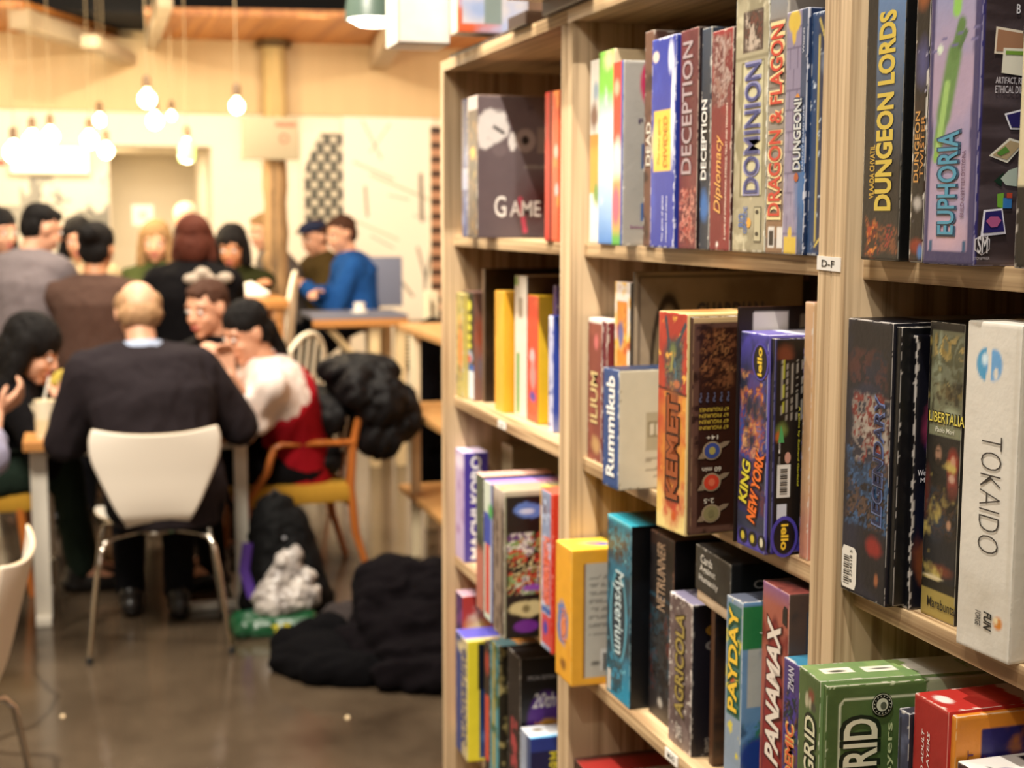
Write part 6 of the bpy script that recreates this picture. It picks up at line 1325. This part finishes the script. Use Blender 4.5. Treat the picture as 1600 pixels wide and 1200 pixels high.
r, k = bg('person in bright blue jumper seated with crossed arms, short brown hair', 533, 366, 9.2, 195, 178, -12, dx=.10, dy=0, hz=.90, top=fabric('blue_jumper', '1d4a88', .15), hair=HAIRBR, hairstyle='short', build=1.05, hands=((1.42, 9.2, 1.06), (1.47, 9.0, 1.03)), feet=((1.25, 9.2, .2), (1.25, 9.0, .2)), bulk=.012)
# stools that carry the perched people, seat heights from the pelvis
def stool(label, x, y, z, m=None):
    r = empty('bar_stool', (x, y, 0)); tag(r, label, 'stool', 'bar stools at the back tables')
    lathe('seat', [(0, z-.03), (.15, z-.03), (.16, z-.015), (.15, z), (0, z)], mat('dark_wood', '5c3620', .5), r, 20)
    for k in range(4):
        a = math.pi/4+k*math.pi/2
        tube('leg', [(.18*math.cos(a), .18*math.sin(a), 0), (.10*math.cos(a), .10*math.sin(a), z-.03)], .013, CHROME, r, 8)
    return r
stool('bar stool under the person in olive jacket', 1.66, 9.6, .76)
stool('bar stool under the person in blue jumper', 1.76, 9.2, .80)

# ================================================================== CLOTHING, BAGS
def heap(label, parts, m, name, cat, voxel=.012, disp=(.022, .07, 1.0), seed=1, rest=True):
    o = vox(parts, name, m, None, voxel, 3, disp, seed)
    if rest:
        n = len(o.data.vertices); co = np.zeros(n*3); o.data.vertices.foreach_get('co', co); co = co.reshape(-1, 3)
        co[:, 2] = np.maximum(co[:, 2], .0); o.data.vertices.foreach_set('co', co.ravel()); o.data.update()
    tag(o, label, cat); return o
COAT = mat('black_wool', '070608', .95, noise=.3, nscale=25, bump=.3, spec=.08)
COAT2 = mat('black_purple_wool', '0c080b', .95, noise=.3, nscale=25, bump=.3, spec=.08)
heap('high rumpled mound of black coats on the floor beside the bookcase', [('e', (1.06, 4.62, .12), (.20, .26, .17), None), ('e', (1.00, 4.66, .24), (.13, .16, .12), None), ('e', (1.14, 4.60, .22), (.15, .16, .13), None), ('c', (1.0, 4.44, .08), (1.28, 4.32, .08), .10, .11), ('c', (.92, 4.36, .05), (1.22, 4.26, .06), .05, .07), ('c', (.92, 4.66, .30), (1.12, 4.56, .31), .04, .05), ('c', (.90, 4.56, .20), (1.0, 4.46, .10), .045, .05), ('c', (.86, 4.62, .10), (.92, 4.5, .05), .06, .06)], COAT2, 'coat_heap', 'coat', seed=4, disp=(.030, .09, 1.0))
heap('low flat black coat spread on the floor left of the coat mound', [('c', (.66, 4.72, .06), (.80, 4.74, .08), .07, .08), ('c', (.62, 4.66, .04), (.68, 4.56, .04), .05, .05), ('e', (.76, 4.62, .05), (.14, .13, .08), None), ('c', (.72, 4.50, .04), (.90, 4.44, .04), .06, .06)], COAT, 'black_coat', 'coat', seed=8, disp=(.018, .08, 1))
heap('small dark brown hat and scarf lying between the flat coat and the mound', [('e', (.88, 4.94, .07), (.09, .09, .07), None), ('c', (.82, 4.86, .04), (.92, 4.86, .05), .05, .05)], mat('dark_brown_wool', '1e1210', .9, noise=.3, nscale=20), 'wool_hat', 'clothing', seed=3, disp=(.012, .05, 1))
heap('bulky dark padded coat hung over the back of the wooden armchair', [('c', (1.10, 5.76, .80), (1.12, 6.22, .82), .07, .08), ('c', (1.20, 5.80, .74), (1.22, 6.2, .74), .12, .12), ('c', (1.00, 5.84, .68), (1.0, 6.2, .70), .06, .07), ('c', (.99, 5.86, .50), (1.0, 6.1, .52), .05, .06), ('c', (1.27, 5.84, .68), (1.28, 6.15, .66), .11, .10), ('c', (1.20, 5.80, .60), (1.22, 6.1, .58), .09, .09), ('e', (1.15, 6.0, .86), (.17, .22, .06), None), ('c', (1.10, 5.78, .84), (1.30, 5.84, .76), .05, .05)], mat('dark_padded_nylon', '0f0c0d', .65, noise=.3, nscale=12, bump=.25, spec=.2), 'padded_coat', 'coat', seed=12, rest=False, disp=(.032, .055, 1.6))
bp = empty('backpack', (.71, 5.34, 0)); bp.scale = (1.1, 1.05, 1.0); tag(bp, 'tall black backpack leaning against the table leg with a violet strap', 'backpack')
vox([('c', (-.02, 0, .10), (-.01, .04, .36), .115, .085), ('c', (.07, -.02, .09), (.03, .03, .34), .10, .08), ('e', (-.01, .04, .42), (.07, .06, .04), None), ('c', (.10, .0, .06), (-.06, .0, .06), .085, .085)], 'pack_body', fabric('black_nylon', '0b0b0c', .2, .7), bp, .010, 3, (.012, .08, 1.2), 3)
tube('strap', [(-.115, -.05, .30), (-.13, -.07, .2), (-.105, -.085, .10)], [(.018, .006)]*3, mat('violet_webbing', '4c2a88', .7), bp, 8, ref=(1, 0, 0))
tube('grab_loop', [(-.04, .04, .44), (-.01, .04, .475), (.03, .04, .44)], .008, mat('black_webbing', '151416', .8), bp, 8)
tube('logo_tab', [(.0, -.075, .315), (.012, -.075, .315)], .006, mat('grey_tab', '8a8a90', .4), bp, 8)
o = heap('crumpled white and grey plastic bag lying against the backpack', [('c', (.63, 5.14, .11), (.72, 5.18, .22), .05, .045), ('c', (.66, 5.12, .10), (.78, 5.14, .12), .05, .05), ('c', (.70, 5.16, .25), (.74, 5.18, .27), .03, .03), ('c', (.76, 5.14, .16), (.79, 5.16, .19), .04, .03)], mat('plastic_white', 'c8c0b8', .3, color2='6a6260', nscale=16), 'plastic_bag', 'bag', .008, (.02, .035, 1), 6)
o = heap('flat green bag with yellow letters on the floor under the plastic bag', [('c', (.54, 5.08, .03), (.77, 5.05, .03), .04, .04), ('c', (.54, 5.16, .035), (.77, 5.12, .035), .045, .045)], mat('green_plastic', '0f4a2a', .35, noise=.2, nscale=12), 'green_bag', 'bag', .008, (.008, .05, 1), 7)
pts, fc = text_pts('Z-Zone', .03)
me = bpy.data.meshes.new('lettering'); me.from_pydata([(.69+a*.13, 4.965, .045+b_*.05) for a, b_ in pts], [], fc); link('lettering', me, ink('d8c83a'), o)
o = heap('long black garment hanging behind the rack of orange shelves', [('c', (1.62, 6.55, .95), (1.62, 6.6, .45), .09, .07), ('c', (1.66, 6.6, .45), (1.66, 6.6, .18), .05, .04), ('c', (1.58, 6.6, .5), (1.57, 6.6, .2), .045, .04)], COAT, 'hanging_garment', 'coat', .012, (.012, .08, 2), 5, rest=False)
tube('hook', [(1.62, 6.55, 1.0), (1.62, 6.60, 1.06), (1.62, 6.60, 1.12)], .006, CHROME, o, 6)
boxobj('coat_post', (1.60, 6.62, 0), (1.66, 6.68, 1.16), CREAMP, o, .004)
# tan bag on the near left chair
hb = empty('handbag', (-.30, 3.47, .455)); tag(hb, 'tan leather bag on the seat of the near left white chair', 'bag')
vox([('c', (-.07, 0, .03), (.05, .01, .03), .035, .03), ('e', (-.01, 0, .05), (.06, .035, .03), None)], 'bag_body', mat('tan_leather', 'b8885c', .5, noise=.2, nscale=20), hb, .006, 3, (.005, .03, 1), 3)
tube('strap', [(-.08, 0, .05), (-.03, -.01, .085), (.03, 0, .06)], .006, mat('tan_strap', '8a5c38', .6), hb, 8)
# white things on the high table
q = AZ(395, 446, 1.06)
for (dx, dy, lb, s) in ((0, 0, 'white paper bag on the high table left of the timber column', 1.0),):
    o = vox([('c', (-.10, 0, .02), (.02, .05, .06), .02, .03), ('c', (.02, .05, .06), (.10, 0, .02), .03, .02), ('c', (-.06, .0, .02), (.08, -.02, .02), .022, .02)], 'paper_bag', mat('paper_white', 'efe6d8', .8), None, .006, 2, (.006, .03, 1), 2)
    o.location = (.92, 8.05, 1.06); tag(o, lb, 'bag')
o = vox([('c', (-.05, 0, .0), (.05, 0, .0), .02, .02), ('c', (.03, 0, .01), (.10, .01, -.005), .012, .01)], 'white_scarf_knot', mat('paper_white', 'efe6d8', .8), None, .006, 2, (.01, .02, 1), 2)
q = AY(320, 432, 7.2); o.location = q
bpy.data.objects.remove(o)
# floor crumbs
for i, (px, py) in enumerate(((98, 1120), (543, 1122))):
    o = lathe('floor_crumb', [(0, 0), (.008, 0), (.006, .006), (0, .008)], mat('crumb', 'e0c8a0', .8), None, 8); o.location = AZ(px, py, 0); tag(o, ('small pale crumb on the concrete floor near the left chair', 'small pale crumb on the concrete floor in front of the coats')[i], 'crumb')
